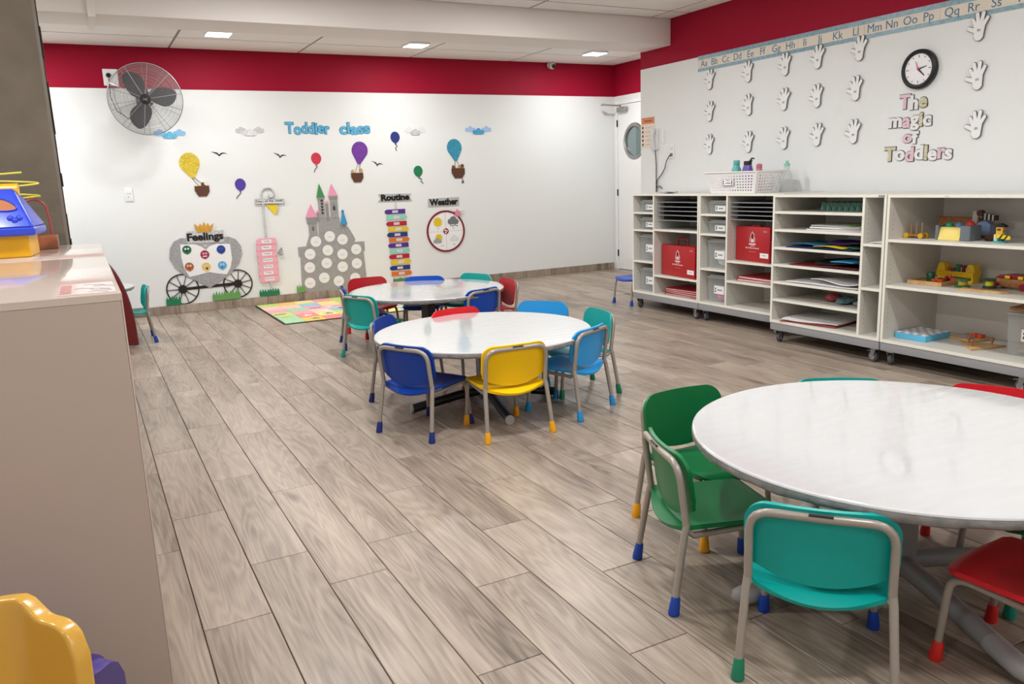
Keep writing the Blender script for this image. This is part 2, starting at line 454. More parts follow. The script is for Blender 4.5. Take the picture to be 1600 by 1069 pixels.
My = Matrix.Translation((0, 0.03, 1.73)) @ Matrix.Rotation(-PI/2, 4, 'Y')
ring = MB(); n = 40
prof = [(0.192, -0.03), (0.192, 0.008), (0.205, 0.016), (0.225, 0.014), (0.238, 0.004), (0.238, 0.0), (0.2, -0.001), (0.2, -0.03)]
vs = [];
for r_, z_ in prof: vs += [(r_*math.cos(2*PI*j/n), r_*math.sin(2*PI*j/n), z_) for j in range(n)]
k = len(prof)
ring.add(vs, [(i*n+j, i*n+(j+1) % n, ((i+1) % k)*n+(j+1) % n, ((i+1) % k)*n+j) for i in range(k) for j in range(n)], My)
ob('porthole_ring', ring, M_steel, d)
ob('pane', MB().lathe([(0.196, -0.02), (0.196, -0.015)], 40, My), clear_plastic('porthole_glass', '#8fa3a0', 0.6), d)
for z in (1.98, 1.06, 0.23):
    ob('hinge', MB().box(-0.016, 0.0, 0.398, 0.412, z-0.045, z+0.045), M_black, d, 0, 0.002)
cl = ob('door_closer', MB().box(-0.055, -0.001, 0.16, 0.36, 2.125, 2.185), mat('closer_silver', '#a5a59f', 0.35, 0.7), d, bevel=0.012, seg=3)
ob('closer_arm', MB().tube([(-0.03, 0.30, 2.19), (-0.03, 0.30, 2.205), (-0.29, 0.33, 2.215)], 0.011).box(-0.30, -0.26, 0.30, 0.36, 2.205, 2.228), mat('closer_silver', '#a5a59f', 0.35, 0.7), cl)
# what is seen through the porthole: the neighbouring room's wall and a shelf of toys
ob('corridor_wall', MB().box(0.9, 0.95, -1.2, 1.2, 0, 2.6), mat('corridor_teal_grey', '#7d9795', 0.7), d, 0)
ob('corridor_shelf', MB().box(0.70, 0.89, -0.6, 0.5, 1.63, 1.66).box(0.70, 0.89, 0.28, 0.3, 1.66, 1.9), mat('mint', '#9ad8c6', 0.5), d, 0)

# ------------------------------------------------------------------ ceiling lamps
LAMP_LABELS = ['square LED ceiling panel above the fan and carriage, leftmost of the three in view',
    'square LED ceiling panel, middle of the three in view', 'square LED ceiling panel nearest the white door in the corner',
    'square LED ceiling panel hidden behind the pillar', 'LED ceiling panel before the beam, beside the pillar',
    'LED ceiling panel before the beam, above the open floor', 'LED ceiling panel before the beam, above the far table',
    'LED ceiling panel above the laminate cabinet', 'LED ceiling panel above the floor beside the cabinet', 'LED ceiling panel above the shelves and middle table',
    'LED ceiling panel above the yellow plastic chair', 'LED ceiling panel above the camera side of the near table', 'LED ceiling panel above the near table and shelf wall',
    'LED ceiling panel behind the camera by the shelf wall', 'LED ceiling panel behind the camera, mid room']
M_led = mat('led_diffuser', '#ffffff', 0.5, emit=9)
for k, (x, y, wt) in enumerate(LAMPS):
    nm = LAMP_LABELS[k]
    l = thing('ceiling_light', nm, 'light', (x, y, CEIL), 0, 'square LED ceiling panels')
    ob('frame', MB().box(-0.115, 0.115, -0.115, 0.115, -0.022, 0), M_white, l, bevel=0.004)
    ob('diffuser', MB().box(-0.105, 0.105, -0.105, 0.105, -0.026, -0.021), M_led, l, 0)
    ld = bpy.data.lights.new('panel_lamp', 'AREA'); ld.shape = 'SQUARE'; ld.size = 0.2; ld.energy = wt; ld.color = (0.98, 0.995, 1.0)
    lo = bpy.data.objects.new('panel_lamp', ld); COL.objects.link(lo); lo.parent = l; lo.location = (0, 0, -0.03)

# ------------------------------------------------------------------ chairs
M_frame = mat('chair_frame_grey', '#a59c93', 0.32, 0.25)
PL = {k: mat('chair_plastic_'+k, c, 0.38, bump=0.03, bscale=300, spec=0.35) for k, c in dict(
    navy='#063c9c', blue='#0649b4', yellow='#ffcc00', sky='#2c9de2', teal='#00a59d', green='#04723d', red='#dc1c28', crimson='#b51a26').items()}
CAP = {k: mat('foot_cap_'+k, c, 0.45) for k, c in dict(navy='#132a78', blue='#1043a8', orange='#f2a90c', sky='#1f90d4', teal='#0b8f78', red='#d8261f', green='#0f7f5c').items()}
ZS = 0.272
def seat_fn(u, v):
    # v 0 rear .. 1 front
    rear = 0.048-0.040*(1-u*u); front = 0.385-0.012*u*u
    y = rear+(front-rear)*v
    w_ = (0.166-0.010*v)
    e = 0.05
    if v > 0.86: w_ -= 0.05*(1-math.sqrt(max(0, 1-((v-0.86)/0.14)**2)))
    z = ZS-0.016*(1-u*u)*math.exp(-((v-0.35)/0.42)**2)
    z -= 0.028*(1-u*u)*max(0, 1-v/0.14)**1.6
    z -= 0.02*max(0, (v-0.88)/0.12)**2
    return (u*w_, y, z)
def back_fn(u, v):
    top, rc = 0.489, 0.062
    v = 1-(1-v)**1.6
    zb = 0.322-0.050*(1-u*u)**0.9
    z = zb+(top-zb)*v
    w_ = 0.180
    if z > top-rc: w_ -= rc*(1-math.sqrt(max(0, 1-((z-(top-rc))/rc)**2)))
    if abs(u) > 0 and z < 0.34: w_ -= 0.006
    lean = 0.046+(0.018-0.046)*(z-0.28)/0.19
    return (u*w_, lean+0.030-0.030*(1-(u*w_/0.18)**2)+0.004, z)
CM = {}
def arc(p, c, q, n=6):
    p, c, q = Vector(p), Vector(c), Vector(q)
    return [(1-t)**2*p+2*t*(1-t)*c+t*t*q for t in [i/n for i in range(n+1)]]
def chair_meshes():
    CM['seat'] = MB().shell(seat_fn, 16, 16, 0.014).mesh('seat', 50)
    CM['backrest'] = MB().shell(back_fn, 16, 18, -0.011).mesh('backrest', 50)
    r = 0.0112
    k, t = (0.169, 0.046, 0.28), (0.166, 0.018, 0.468)
    up = [(-k[0], k[1]-0.002, k[2]-0.004)] + arc((-0.168, 0.027, 0.41), (-t[0], t[1], t[2]), (-0.105, t[1]-0.006, t[2])) + [(0, t[1]-0.010, t[2])]
    full_ = up + [(-p[0], p[1], p[2]) for p in reversed(up[:-1])]
    CM['back_frame'] = MB().tube(full_, r, 10).mesh('back_frame', 60)
    CM['grip_slot'] = MB().tube([(-0.028, 0.0, 0.4785), (0.028, 0.0, 0.4785)], 0.0035, 6).mesh('grip_slot', 60)
    for s in (-1, 1):
        CM['rl', s] = MB().tube([(s*0.186, 0, 0.012), (s*0.1725, 0.038, 0.25), (s*0.170, 0.0445, 0.272), (s*0.169, 0.046, 0.284)], r, 10).mesh('rear_leg', 60)
        CM['fl', s] = MB().tube([(s*0.151, 0.366, 0.012), (s*0.143, 0.350, 0.20)] + arc((s*0.142, 0.347, 0.215), (s*0.140, 0.342, 0.243), (s*0.14, 0.30, 0.2445)) + [(s*0.158, 0.07, 0.236), (s*0.168, 0.042, 0.262)], r*0.92, 10).mesh('front_leg', 60)
    CM['cross'] = MB().tube([(-0.14, 0.30, 0.2445), (0.14, 0.30, 0.2445)], 0.009, 8).mesh('seat_frame', 60)
    for nm, p, dd in (('rc', (0.186, 0, 0), (-0.0035, 0.0088, 0.058)), ('fc', (0.151, 0.366, 0), (-0.0025, -0.005, 0.056))):
        for s in (-1, 1):
            a = Vector((s*p[0], p[1], 0.0)); q = a+Vector((s*dd[0], dd[1], dd[2]))
            CM[nm, s] = MB().tube([a, a+(q-a)*0.12, a+(q-a)*0.9, q], 0, 12, radii=[0.0165, 0.0178, 0.0138, 0.0125]).mesh('foot_cap', 50)
chair_meshes()
def chair(label, pos, deg, c, rear_cap, front_cap=None, group=None):
    t = thing('child_chair', label, 'chair', (pos[0], pos[1], 0), R(deg), group)
    link('seat', CM['seat'], PL[c], t); link('backrest', CM['backrest'], PL[c], t)
    bf = link('back_frame', CM['back_frame'], M_frame, t); link('grip_slot', CM['grip_slot'], M_black, bf)
    link('seat_frame', CM['cross'], M_frame, t)
    for s in (-1, 1):
        l = link('leg', CM['rl', s], M_frame, t); link('foot_cap', CM['rc', s], CAP[rear_cap], l)
        l = link('leg', CM['fl', s], M_frame, t); link('foot_cap', CM['fc', s], CAP[front_cap or rear_cap], l)
    return t
G1, G2, G3 = 'chairs around the near round table', 'chairs around the middle round table', 'chairs around the far round table'
chair('teal chair seen from behind at the near table, with green and blue foot caps', (1.476, 1.245), -50, 'teal', 'green', 'blue', G1)
chair('green chair with blue foot caps, seen from behind at the left of the near table', (1.480, 1.892), -110, 'green', 'blue', None, G1)
chair('green chair with yellow foot caps, facing the viewer at the near table', (1.936, 2.344), 178, 'green', 'orange', None, G1)
chair('teal chair on the far side of the near table, only its top showing', (2.55, 2.10), 144, 'teal', 'teal', None, G1)
chair('red chair beyond the near table, its top at the right picture edge', (2.91, 1.665), 112, 'red', 'red', None, G1)
chair('green chair under the near table behind the red seat', (2.617, 1.147), 60, 'green', 'teal', None, G1)
chair('red chair in front of the near table, its seat cut by the picture edge', (2.055, 0.835), 6.5, 'red', 'red', None, G1)
chair('yellow chair seen from behind at the middle table', (1.841, 3.437), -2.4, 'yellow', 'orange', None, G2)
chair('dark blue chair seen from behind at the middle table', (1.340, 3.785), -63.4, 'navy', 'navy', None, G2)
chair('sky blue chair seen from behind at the right of the middle table', (2.405, 3.58), 27, 'sky', 'sky', None, G2)
chair('teal chair behind the sky blue one at the right of the middle table', (2.777, 4.037), 82, 'teal', 'green', None, G2)
chair('sky blue chair facing the viewer on the far side of the middle table', (2.68, 4.60), 128, 'sky', 'sky', None, G2)
chair('red chair on the far side of the middle table', (2.06, 4.74), 186, 'red', 'red', None, G2)
chair('dark blue chair on the left of the middle table, mostly hidden by the tabletop', (1.535, 4.70), -130, 'navy', 'navy', None, G2)
chair('teal chair seen from behind at the left of the far table', (1.72, 5.766), -66, 'teal', 'teal', None, G3)
chair('dark blue chair seen edge-on beyond the teal chair at the far table', (1.765, 6.34), -102, 'navy', 'navy', None, G3)
chair('dark red chair on the far side of the far table in front of the castle', (2.16, 6.87), -178, 'crimson', 'red', None, G3)
chair('blue chair facing the viewer on the far side of the far table', (2.61, 6.57), 150, 'blue', 'navy', None, G3)
chair('teal chair on the far side of the far table', (3.05, 6.39), 113, 'teal', 'teal', None, G3)
chair('red chair at the right end of the far table', (3.09, 5.83), 84, 'crimson', 'red', None, G3)
chair('blue chair seen from behind at the right of the far table', (2.645, 5.42), 19, 'blue', 'navy', None, G3)
chair('blue chair past the far end of the shelves, mostly hidden', (5.13, 6.60), 90, 'blue', 'blue', None, None)
chair('teal chair seen from the side at the small table behind the cabinet', (0.45, 7.77), 90, 'teal', 'blue', None, None)

# ------------------------------------------------------------------ tables
def vinyl():
    mt = mat('glossy_vinyl_white', '#d9d9da', 0.05, spec=0.7, coat=0.7)
    nt = mt.node_tree; b = nt.nodes['Principled BSDF']; L = nt.links.new
    tc = nt.nodes.new('ShaderNodeTexCoord'); mp = nt.nodes.new('ShaderNodeMapping'); mp.inputs['Scale'].default_value = (3, 14, 1)
    mp.inputs['Rotation'].default_value = (0, 0, R(25))
    L(tc.outputs['Object'], mp.inputs[0])
    n = nt.nodes.new('ShaderNodeTexNoise'); n.inputs['Scale'].default_value = 2.0; n.inputs['Detail'].default_value = 4; L(mp.outputs[0], n.inputs['Vector'])
    bp = nt.nodes.new('ShaderNodeBump'); bp.inputs['Strength'].default_value = 0.06; bp.inputs['Distance'].default_value = 0.02
    L(n.outputs['Fac'], bp.inputs['Height']); L(bp.outputs['Normal'], b.inputs['Normal'])
    r = nt.nodes.new('ShaderNodeValToRGB'); r.color_ramp.elements[0].color = hx('#cfcfd0'); r.color_ramp.elements[1].color = hx('#dadadb')
    L(n.outputs['Fac'], r.inputs['Fac']); L(r.outputs['Color'], b.inputs['Base Color'])
    return mt
M_vinyl = vinyl()
M_hem = mat('vinyl_hem_grey', '#8e8d8d', 0.15, noise=0.25, nscale=25, bump=0.4, bscale=35)
M_tgrey = mat('table_leg_grey', '#8f8f90', 0.45); M_tgrey2 = mat('table_cap_grey', '#a2a2a3', 0.4)
M_tblack = mat('table_leg_black', '#1b1b1c', 0.35)
def table(label, x, y, h, r, deg, legm, colm, leglen=0.5, group='round tables covered in glossy white vinyl', oval=False):
    t = thing('round_table', label, 'table', (x, y, 0), 0, group)
    ob('tabletop', MB().lathe([(r-0.004, h-0.012), (r, h-0.006), (r-0.002, h-0.002), (r-0.007, h), (r-0.010, h), (r*0.5, h), (0.001, h)], 96), M_vinyl, t, 40)
    # wrapped hem under the rim, slightly crinkled
    rr = random.Random(int(x*100)); n = 96; b = MB(); vs = []
    ph = [rr.random()*6 for _ in range(5)]
    for lev, (dr, z) in enumerate(((-0.001, h-0.008), (0.0015, h-0.018), (-0.002, h-0.028), (-0.010, h-0.034), (-0.06, h-0.033), (-0.06, h-0.013))):
        for j in range(n):
            a = 2*PI*j/n; wv = 0.0022*(math.sin(7*a+ph[0])+math.sin(13*a+ph[1])+math.sin(29*a+ph[2])) if lev in (2, 3) else 0
            vs.append(((r+dr+wv*0.6)*math.cos(a), (r+dr+wv*0.6)*math.sin(a), z+wv))
    k = 6
    b.add(vs, [(i*n+j, i*n+(j+1) % n, ((i+1) % k)*n+(j+1) % n, ((i+1) % k)*n+j) for i in range(k) for j in range(n)])
    ob('hem', b, M_hem, t, 40)
    ob('mounting_plate', MB().box(-0.2, 0.2, -0.2, 0.2, h-0.035, h-0.0125), colm, t, bevel=0.004)
    cs = 0.042
    ob('column', MB().box(-cs, cs, -cs, cs, 0.045, h-0.035, Matrix.Rotation(R(deg), 4, 'Z')), colm, t, bevel=0.006)
    for q in range(4):
        M = Matrix.Rotation(R(deg+90*q), 4, 'Z')
        pts = [(cs, 0, 0.085), (0.16, 0, 0.076), (leglen-0.06, 0, 0.034)]
        if oval:
            l = ob('leg', MB().tube(pts, 0, 14, M=M, radii=[0.032, 0.031, 0.0285]), legm, t, 50)
            ob('foot_cap', MB().tube([(leglen-0.13, 0, 0.042), (leglen-0.06, 0, 0.0345), (leglen-0.02, 0, 0.031), (leglen+0.005, 0, 0.028), (leglen+0.015, 0, 0.022)], 0, 14, M=M, radii=[0.0305, 0.0305, 0.030, 0.024, 0.010]), M_tgrey2, l, 60)
        else:
            l = ob('leg', MB().tube(pts[:2]+[(leglen-0.008, 0, 0.027)], 0, 14, M=M, radii=[0.026, 0.026, 0.0255]), legm, t, 50)
            ob('foot_cap', MB().tube([(leglen-0.012, 0, 0.0272), (leglen, 0, 0.027)], 0.0262, 14, M=M), M_tgrey2, l, 50)
    return t
table('near round white table cut by the right picture edge, on a grey splayed base', 2.12, 1.495, 0.505, 0.63, -18, M_tgrey, M_tgrey, 0.53, oval=True)
table('middle round white table with yellow and dark blue chairs before it', 1.971, 4.105, 0.449, 0.626, -9.5, M_tblack, mat('column_grey', '#77777a', 0.4), 0.45)
table('far round white table in front of the castle and routine wall displays', 2.405, 6.02, 0.449, 0.625, 20, M_tblack, mat('column_dark', '#3c3b3a', 0.4), 0.45)
table('small white round table behind the cabinet by the left of the back wall', -0.10, 8.09, 0.472, 0.45, 10, M_tblack, mat('column_dark', '#3c3b3a', 0.4), 0.34)

# ------------------------------------------------------------------ cabinets at the left
M_lam = mat('beige_laminate', '#bfac9e', 0.42)
M_lamtop = mat('beige_laminate_top', '#cdbcb1', 0.13, coat=0.3)
M_edge = mat('laminate_edge', '#d9c8ba', 0.5)
def cabinet(label, x0, x1, y0, y1, h):
    t = thing('low_cabinet', label, 'cabinet', ((x0+x1)/2, (y0+y1)/2, 0)); hx_, hy = (x1-x0)/2, (y1-y0)/2
    ob('top_panel', MB().box(-hx_, hx_, -hy, hy, h-0.018, h), M_lamtop, t, bevel=0.002)
    ob('back_panel', MB().box(-hx_+0.004, hx_-0.004, -hy, -hy+0.016, 0.0, h-0.0185), M_lam, t, bevel=0.001)
    for s in (-1, 1):
        ob('side_panel', MB().box(s*(hx_-0.009)-0.009, s*(hx_-0.009)+0.009, -hy+0.0165, hy, 0, h-0.0185), M_lam, t, bevel=0.001)
    ob('edge_strip', MB().box(hx_-0.0035, hx_, -hy-0.0005, -hy+0.016, 0, h-0.0185).box(-hx_, hx_, -hy-0.0012, -hy-0.0002, h-0.018, h-0.001), M_edge, t, 0)
    for z in (0.06, 0.55):
        ob('shelf', MB().box(-hx_+0.0185, hx_-0.0185, -hy+0.0165, hy-0.01, z, z+0.018), M_lam, t, 0)
    return t
cabinet('near beige laminate cabinet with a plain back and shiny top', -1.30, 0.0625, 2.12, 3.425, 1.066)
cabinet('beige laminate cabinet standing behind the near one, next to the pillar', -1.30, 0.0625, 3.435, 4.40, 1.066)
# sticker card under the laminate of the top
t = thing('card', 'pale card with red stripes and grey scribbles on the near cabinet top', 'card', (-0.01, 2.29, 1.0662))
ob('sheet', MB().box(-0.062, 0.062, -0.13, 0.13, 0, 0.0006), mat('card_pale', '#e3d2ca', 0.25), t, 0)
b = MB()
for i in range(6): b.box(-0.06, -0.035, -0.10+i*0.036, -0.085+i*0.036, 0.0006, 0.0009)
ob('red_stripes', b, mat('card_red', '#c04a52', 0.3), t, 0)
b = MB(); rr = random.Random(5)
for i in range(7):
    x, y = -0.01+rr.random()*0.05, -0.1+i*0.03
    b.tube([(x-0.02, y, 0.0006), (x, y+0.02*rr.random(), 0.0006), (x+0.025, y-0.015, 0.0006)], 0.0011, 4)
ob('grey_scribble', b, mat('scribble_grey', '#8d8890', 0.4), t)
# shape sorter
M_pblue = mat('toy_blue', '#2b46c9', 0.28); M_pyel = mat('toy_yellow', '#e9ad0e', 0.35)
t = thing('shape_sorter', 'blue and yellow plastic shape sorter house on the cabinet top', 'toy', (-0.305, 3.80, 1.066), R(-6))
ob('base', MB().box(-0.125, 0.125, -0.11, 0.11, 0.0, 0.095), M_pyel, t, bevel=0.01, seg=3)
def frustum(b, a0, b0, z0, a1, b1, z1):
    vs = [(-a0,-b0,z0),(a0,-b0,z0),(a0,b0,z0),(-a0,b0,z0),(-a1,-b1,z1),(a1,-b1,z1),(a1,b1,z1),(-a1,b1,z1)]
    return b.add(vs, [(0,3,2,1),(4,5,6,7),(0,1,5,4),(1,2,6,5),(2,3,7,6),(3,0,4,7)])
roof = ob('roof', frustum(frustum(MB(), 0.155, 0.145, 0.085, 0.157, 0.147, 0.118), 0.155, 0.145, 0.1181, 0.085, 0.03, 0.268), M_pblue, t, bevel=0.012, seg=3)
ob('ridge_cap', MB().tube([(-0.06, 0.0, 0.262), (0.098, 0.0, 0.262)], 0.026, 14), M_pyel, t, 50, 0)
M_hole = mat('toy_hole_orange', '#a8590f', 0.5)
ang = math.atan2(0.15, 0.115)
Mr = Matrix.Translation((0, -0.145, 0.118)) @ Matrix.Rotation(-(PI/2-ang), 4, 'X')
b = MB()
def leaf2(cx, cz, l, w_, a):
    o = []
    for i in range(20):
        q = 2*PI*i/20; x = l*math.cos(q); z = w_*math.sin(q)*(1-0.35*math.cos(q)) ; o.append((cx+x*math.cos(a)-z*math.sin(a), cz+x*math.sin(a)+z*math.cos(a)))
    return o
b.prism(leaf2(0.052, 0.105, 0.045, 0.024, -0.35), -0.002, 0.0015, M=Mr)
b.prism(star(-0.045, 0.07, 0.042, 0.022, 5), -0.002, 0.0015, M=Mr)
ob('shape_hole', b, M_hole, roof, 0)
b = MB()
b.tube([Mr @ Vector((p[0], -0.002, p[1])) for p in leaf2(0.052, 0.105, 0.048, 0.027, -0.35)], 0.003, 6, closed=True)
for cx, cz in ((0.09, 0.035), (0.075, 0.045), (0.105, 0.045), (-0.02, 0.025), (-0.06, 0.028)):
    b.sphere(Mr @ Vector((cx, 0.002, cz)), 0.013, 10, 6)
ob('relief', b, M_pblue, roof, 60)
# bead maze
t = thing('bead_maze', 'wire bead maze with a brown block base behind the shape sorter', 'toy', (-0.265, 4.20, 1.066))
ob('base', MB().box(-0.16, 0.16, -0.075, 0.075, 0, 0.062), wood('copper_brown', '#4a2012', '#9a5630', 0.35, (8, 8, 8)), t, bevel=0.006)
M_ry, M_rr, M_rg = mat('wire_yellow', '#e6dd5a', 0.3), mat('wire_red', '#a63a3a', 0.3), mat('wire_green', '#157a55', 0.3)
sp = []
for i in range(70):
    a = i/69*2*PI*2.6; sp.append((-0.02+0.135*math.cos(a), 0.07*math.sin(a), 0.06+0.30*i/69 if i > 8 else 0.06+0.22*min(1, i/8)+0.01*i/69))
sp = [(-0.02+0.135*math.cos(a), 0.065*math.sin(a), 0.235+0.028*a/PI) for a in [i/60*PI*3.7 for i in range(61)]]
ob('yellow_wire', MB().tube([(-0.12, 0.05, 0.062), (-0.12, 0.05, 0.18), (0.0, 0.06, 0.225)]+sp, 0.0042, 8), M_ry, t, 60)
ob('red_wire', MB().tube([(0.03, 0.02, 0.06), (0.028, 0.02, 0.16)]+[(0.08-0.052*math.cos(a), 0.02, 0.17+0.05*math.sin(a)) for a in [PI*i/14 for i in range(15)]]+[(0.135, 0.02, 0.14), (0.14, 0.02, 0.06)], 0.0042, 8), M_rr, t, 60)
ob('green_wire', MB().tube([(-0.13, -0.02, 0.06)]+[(-0.075-0.055*math.cos(a), -0.02, 0.22+0.09*math.sin(a)) for a in [PI*i/14 for i in range(15)]]+[(-0.02, -0.02, 0.06)], 0.0045, 8), M_rg, t, 60)
# plastic chairs at the lower left
def plastic_chair(label, x, y, top, wd, col, rot):
    t = thing('plastic_chair', label, 'chair', (x, y, 0), R(rot))
    m_ = mat('moulded_'+col, col, 0.22, bump=0.02, bscale=200)
    hw = wd/2
    # back: rounded outline, stepped down at the shoulders, fluted across its width
    def bk(u, v):
        a = abs(u); zt = top
        if a > 0.62: 
            q = (a-0.62)/0.16
            zt = top-0.035*(0.5-0.5*math.cos(PI*min(1, q)))
        if a > 0.84: zt -= 0.055*(1-math.sqrt(max(0, 1-((a-0.84)/0.16)**2)))
        y = -0.006*math.cos(3.2*PI*u) - 0.05*(1-u*u) + 0.06*a**3
        vv = v
        return (u*hw, y-0.03+0.10*(1-(0.22+(zt-0.22)*vv)/top), 0.22+(zt-0.22)*vv)
    ob('backrest', MB().shell(bk, 48, 16, -0.035), m_, t, 60, 0.008, 3)
    ob('seat', MB().prism(rrect(-hw*0.93, hw*0.93, 0.02, 0.30, 0.05), 0.20, 0.235, 'xy'), m_, t, 50, 0.008, 3)
    for s in (-1, 1):
        for yy in (0.045, 0.27):
            ob('leg', MB().tube([(s*hw*0.86, yy, 0.0), (s*hw*0.80, yy, 0.205)], 0, 14, radii=[0.022, 0.03]), m_, t, 50)
    return t
plastic_chair('yellow moulded plastic child chair at the lower left corner of the picture', -0.335, 1.53, 0.598, 0.46, '#d8a543', 178)
plastic_chair('purple moulded plastic child chair behind the yellow one', -0.262, 1.70, 0.405, 0.39, '#4b3a86', 0)
# arched play panels behind the cabinet
def arch(label, x, y, col, hgt=0.84):
    t = thing('play_screen', label, 'screen', (x, y, 0))
    pts = [(0.448*math.copysign(abs(math.cos(a))**0.8, math.cos(a)), 0.012+hgt*abs(math.sin(a))**0.8) for a in [PI*i/36 for i in range(37)]]
    ob('board', MB().prism(pts, -0.018, 0.018), mat('panel_'+col, col, 0.4), t, 30)
    ed = [(p[0], 0, p[1]) for p in pts]
    ob('edge_trim', MB().tube(ed, 0.019, 8), mat('panel_edge_'+col, col, 0.45), t, 60)
    for s in (-1, 1):
        ob('foot', MB().box(s*0.36-0.06, s*0.36+0.06, -0.045, 0.045, 0, 0.016), mat('foot_grey', '#8c8a88', 0.4), t, bevel=0.004)
arch('dark red arched screen beside the back of the cabinets', -0.165, 7.50, '#6d0f12')
arch('dark blue arched screen behind the small table', -0.150, 8.70, '#1b4a63', 0.755)

# ------------------------------------------------------------------ shelf units along the right wall
M_mel = mat('melamine_cream', '#dad6cd', 0.4, bump=0.02, bscale=200)
M_medge = mat('edge_band_cream', '#f3f1e4', 0.45)
M_plinth = mat('plinth_grey', '#9a9a9d', 0.5)
M_pin = mat('shelf_pin_hole', '#6f6a63', 0.7)
M_cast = mat('caster_zinc', '#9c9ca0', 0.3, 0.8); M_tyre = mat('caster_grey_rubber', '#4c4d50', 0.6)
H = 1.113
def shelf_unit(label, xf, xb, ya, yb, div, lefts, rights):
    """front plane at x = xf, back at xb; ya is the far (left) end, yb the near (right) end; div: far-side divider y"""
    t = thing('shelf_unit', label, 'shelf', ((xf+xb)/2, (ya+yb)/2, 0)); cx, cy = (xf+xb)/2, (ya+yb)/2
    L = lambda y0, y1: (min(y0, y1)-cy, max(y0, y1)-cy)
    fx = xf-cx; bx = xb-cx; T = 0.018; e = 0.0022
    def board(name, xa, xb_, y0, y1, z0, z1, edge=True, m_=M_mel):
        q = L(y0, y1)
        o = ob(name, MB().box(xa+(e if edge else 0), xb_, q[0], q[1], z0, z1), m_, t, 0)
        if edge: ob('edge_band', MB().box(xa, xa+e, q[0], q[1], z0, z1), M_medge, o, 0)
        return o
    zb = 0.155
    board('top_board', fx, bx, ya, yb, H-T, H)
    board('bottom_board', fx, bx, ya, yb, zb, zb+0.02)
    holes = MB()
    sides = [(ya, ya-T), (yb+T, yb)]
    for a, c in sides: board('side_board', fx, bx, a, c, zb+0.02, H-T)
    ob('back_board', MB().box(bx-0.008, bx, L(ya-T, yb+T)[0], L(ya-T, yb+T)[1], zb+0.02, H-T), mat('melamine_back', '#efede8', 0.4), t, 0)  # paler than the sides: light on the back is put into its colour
    faces = [ya-T]
    if div:
        board('divider', fx+0.001, bx-0.008, div+T/2, div-T/2, zb+0.02, H-T); faces.append(div-T/2)
    spans = [(ya-T, (div+T/2) if div else yb+T)] + ([(div-T/2, yb+T)] if div else [])
    for (y0, y1), zs in zip(spans, (lefts, rights)):
        for z in zs:
            o = board('shelf', fx+0.002, bx-0.008, y0-0.001, y1+0.001, z-T, z)
            q = L(y0, y1)
            ob('shelf_pin', MB().box(fx+0.03, fx+0.042, q[1]-0.014, q[1]-0.001, z-T-0.007, z-T).box(bx-0.07, bx-0.058, q[1]-0.014, q[1]-0.001, z-T-0.007, z-T), M_black, o, 0)
    for yf in faces:
        for xx in (fx+0.04, bx-0.06):
            z = 0.25
            while z < H-0.08:
                holes.lathe([(0.0028, 0), (0.0028, 0.0006)], 6, Matrix.Translation((xx, yf-cy-0.0007, z)) @ Matrix.Rotation(PI/2, 4, 'X')); z += 0.032
    ob('pin_holes', holes, M_pin, t, 0)['kind'] = 'stuff'
    q = L(ya, yb)
    ob('plinth', MB().box(fx+0.004, bx-0.01, q[0]+0.002, q[1]-0.002, 0.098, zb-0.0005), M_plinth, t, bevel=0.002)
    for yy in (ya-0.055, yb+0.055):
        for xx, turn in ((xf+0.045, 20), (xb-0.06, -25)):
            M = Matrix.Translation((xx-cx, yy-cy, 0)) @ Matrix.Rotation(R(turn if yy > cy else turn+60), 4, 'Z')
            c = ob('caster', MB().box(-0.026, 0.026, -0.026, 0.026, 0.093, 0.098, M).add(*fork(), M), M_cast, t, 30)
            ob('wheel', MB().lathe([(0.020, -0.014), (0.034, -0.013), (0.0375, -0.008), (0.0375, 0.008), (0.034, 0.013), (0.020, 0.014)], 24, M @ Matrix.Translation((0.016, 0, 0.0378)) @ Matrix.Rotation(PI/2, 4, 'X')), M_tyre, c, 40)
            ob('hub', MB().lathe([(0.019, -0.0155), (0.022, -0.0135), (0.022, 0.0135), (0.019, 0.0155)], 16, M @ Matrix.Translation((0.016, 0, 0.0378)) @ Matrix.Rotation(PI/2, 4, 'X')), mat('hub_light_grey', '#b5b5b8', 0.4), c, 30)
            ob('brake_pedal', MB().box(-0.002, 0.050, -0.012, 0.012, 0.078, 0.083, M @ Matrix.Rotation(R(12), 4, 'Y')), M_cast, c, 0, 0.002)
    return t
def fork():
    b = MB()
    for s in (-1, 1):
        y = s*0.0185
        b.prism([(-0.022, 0.093), (0.022, 0.093), (0.028, 0.036), (0.022, 0.026), (0.010, 0.026), (0.004, 0.036)], y-0.0013, y+0.0013)
    b.box(-0.022, 0.022, -0.0185, 0.0185, 0.088, 0.093)
    return b.v, b.f
shelf_unit('white shelf unit at the far end, beside the door, holding four boxes', 4.74, 5.185, 6.395, 5.435, 6.067, [0.941, 0.775, 0.474], [0.787, 0.356])
shelf_unit('white shelf unit under the basket, with the red case on its middle shelf', 4.74, 5.185, 5.43, 4.475, 5.089, [0.943, 0.775, 0.473], [0.561, 0.393])
shelf_unit('white shelf unit with seven slots of paper beside a narrow column', 4.55, 5.105, 4.397, 3.437, 3.607, [0.992, 0.861, 0.729, 0.601, 0.471, 0.337], [0.794, 0.502])
shelf_unit('white open shelf unit of wooden toys at the right picture edge', 4.55, 5.105, 3.430, 2.46, None, [0.831, 0.535], [])
t = thing('name_plate', 'small grey maker plate on the top edge of the paper shelf unit', 'plate', (4.5485, 3.475, 1.104), RIGHT)
ob('plate', MB().box(-0.022, 0.022, -0.001, 0.0012, -0.005, 0.005), mat('plate_grey', '#55585a', 0.4, 0.5), t, 0)
b = MB()
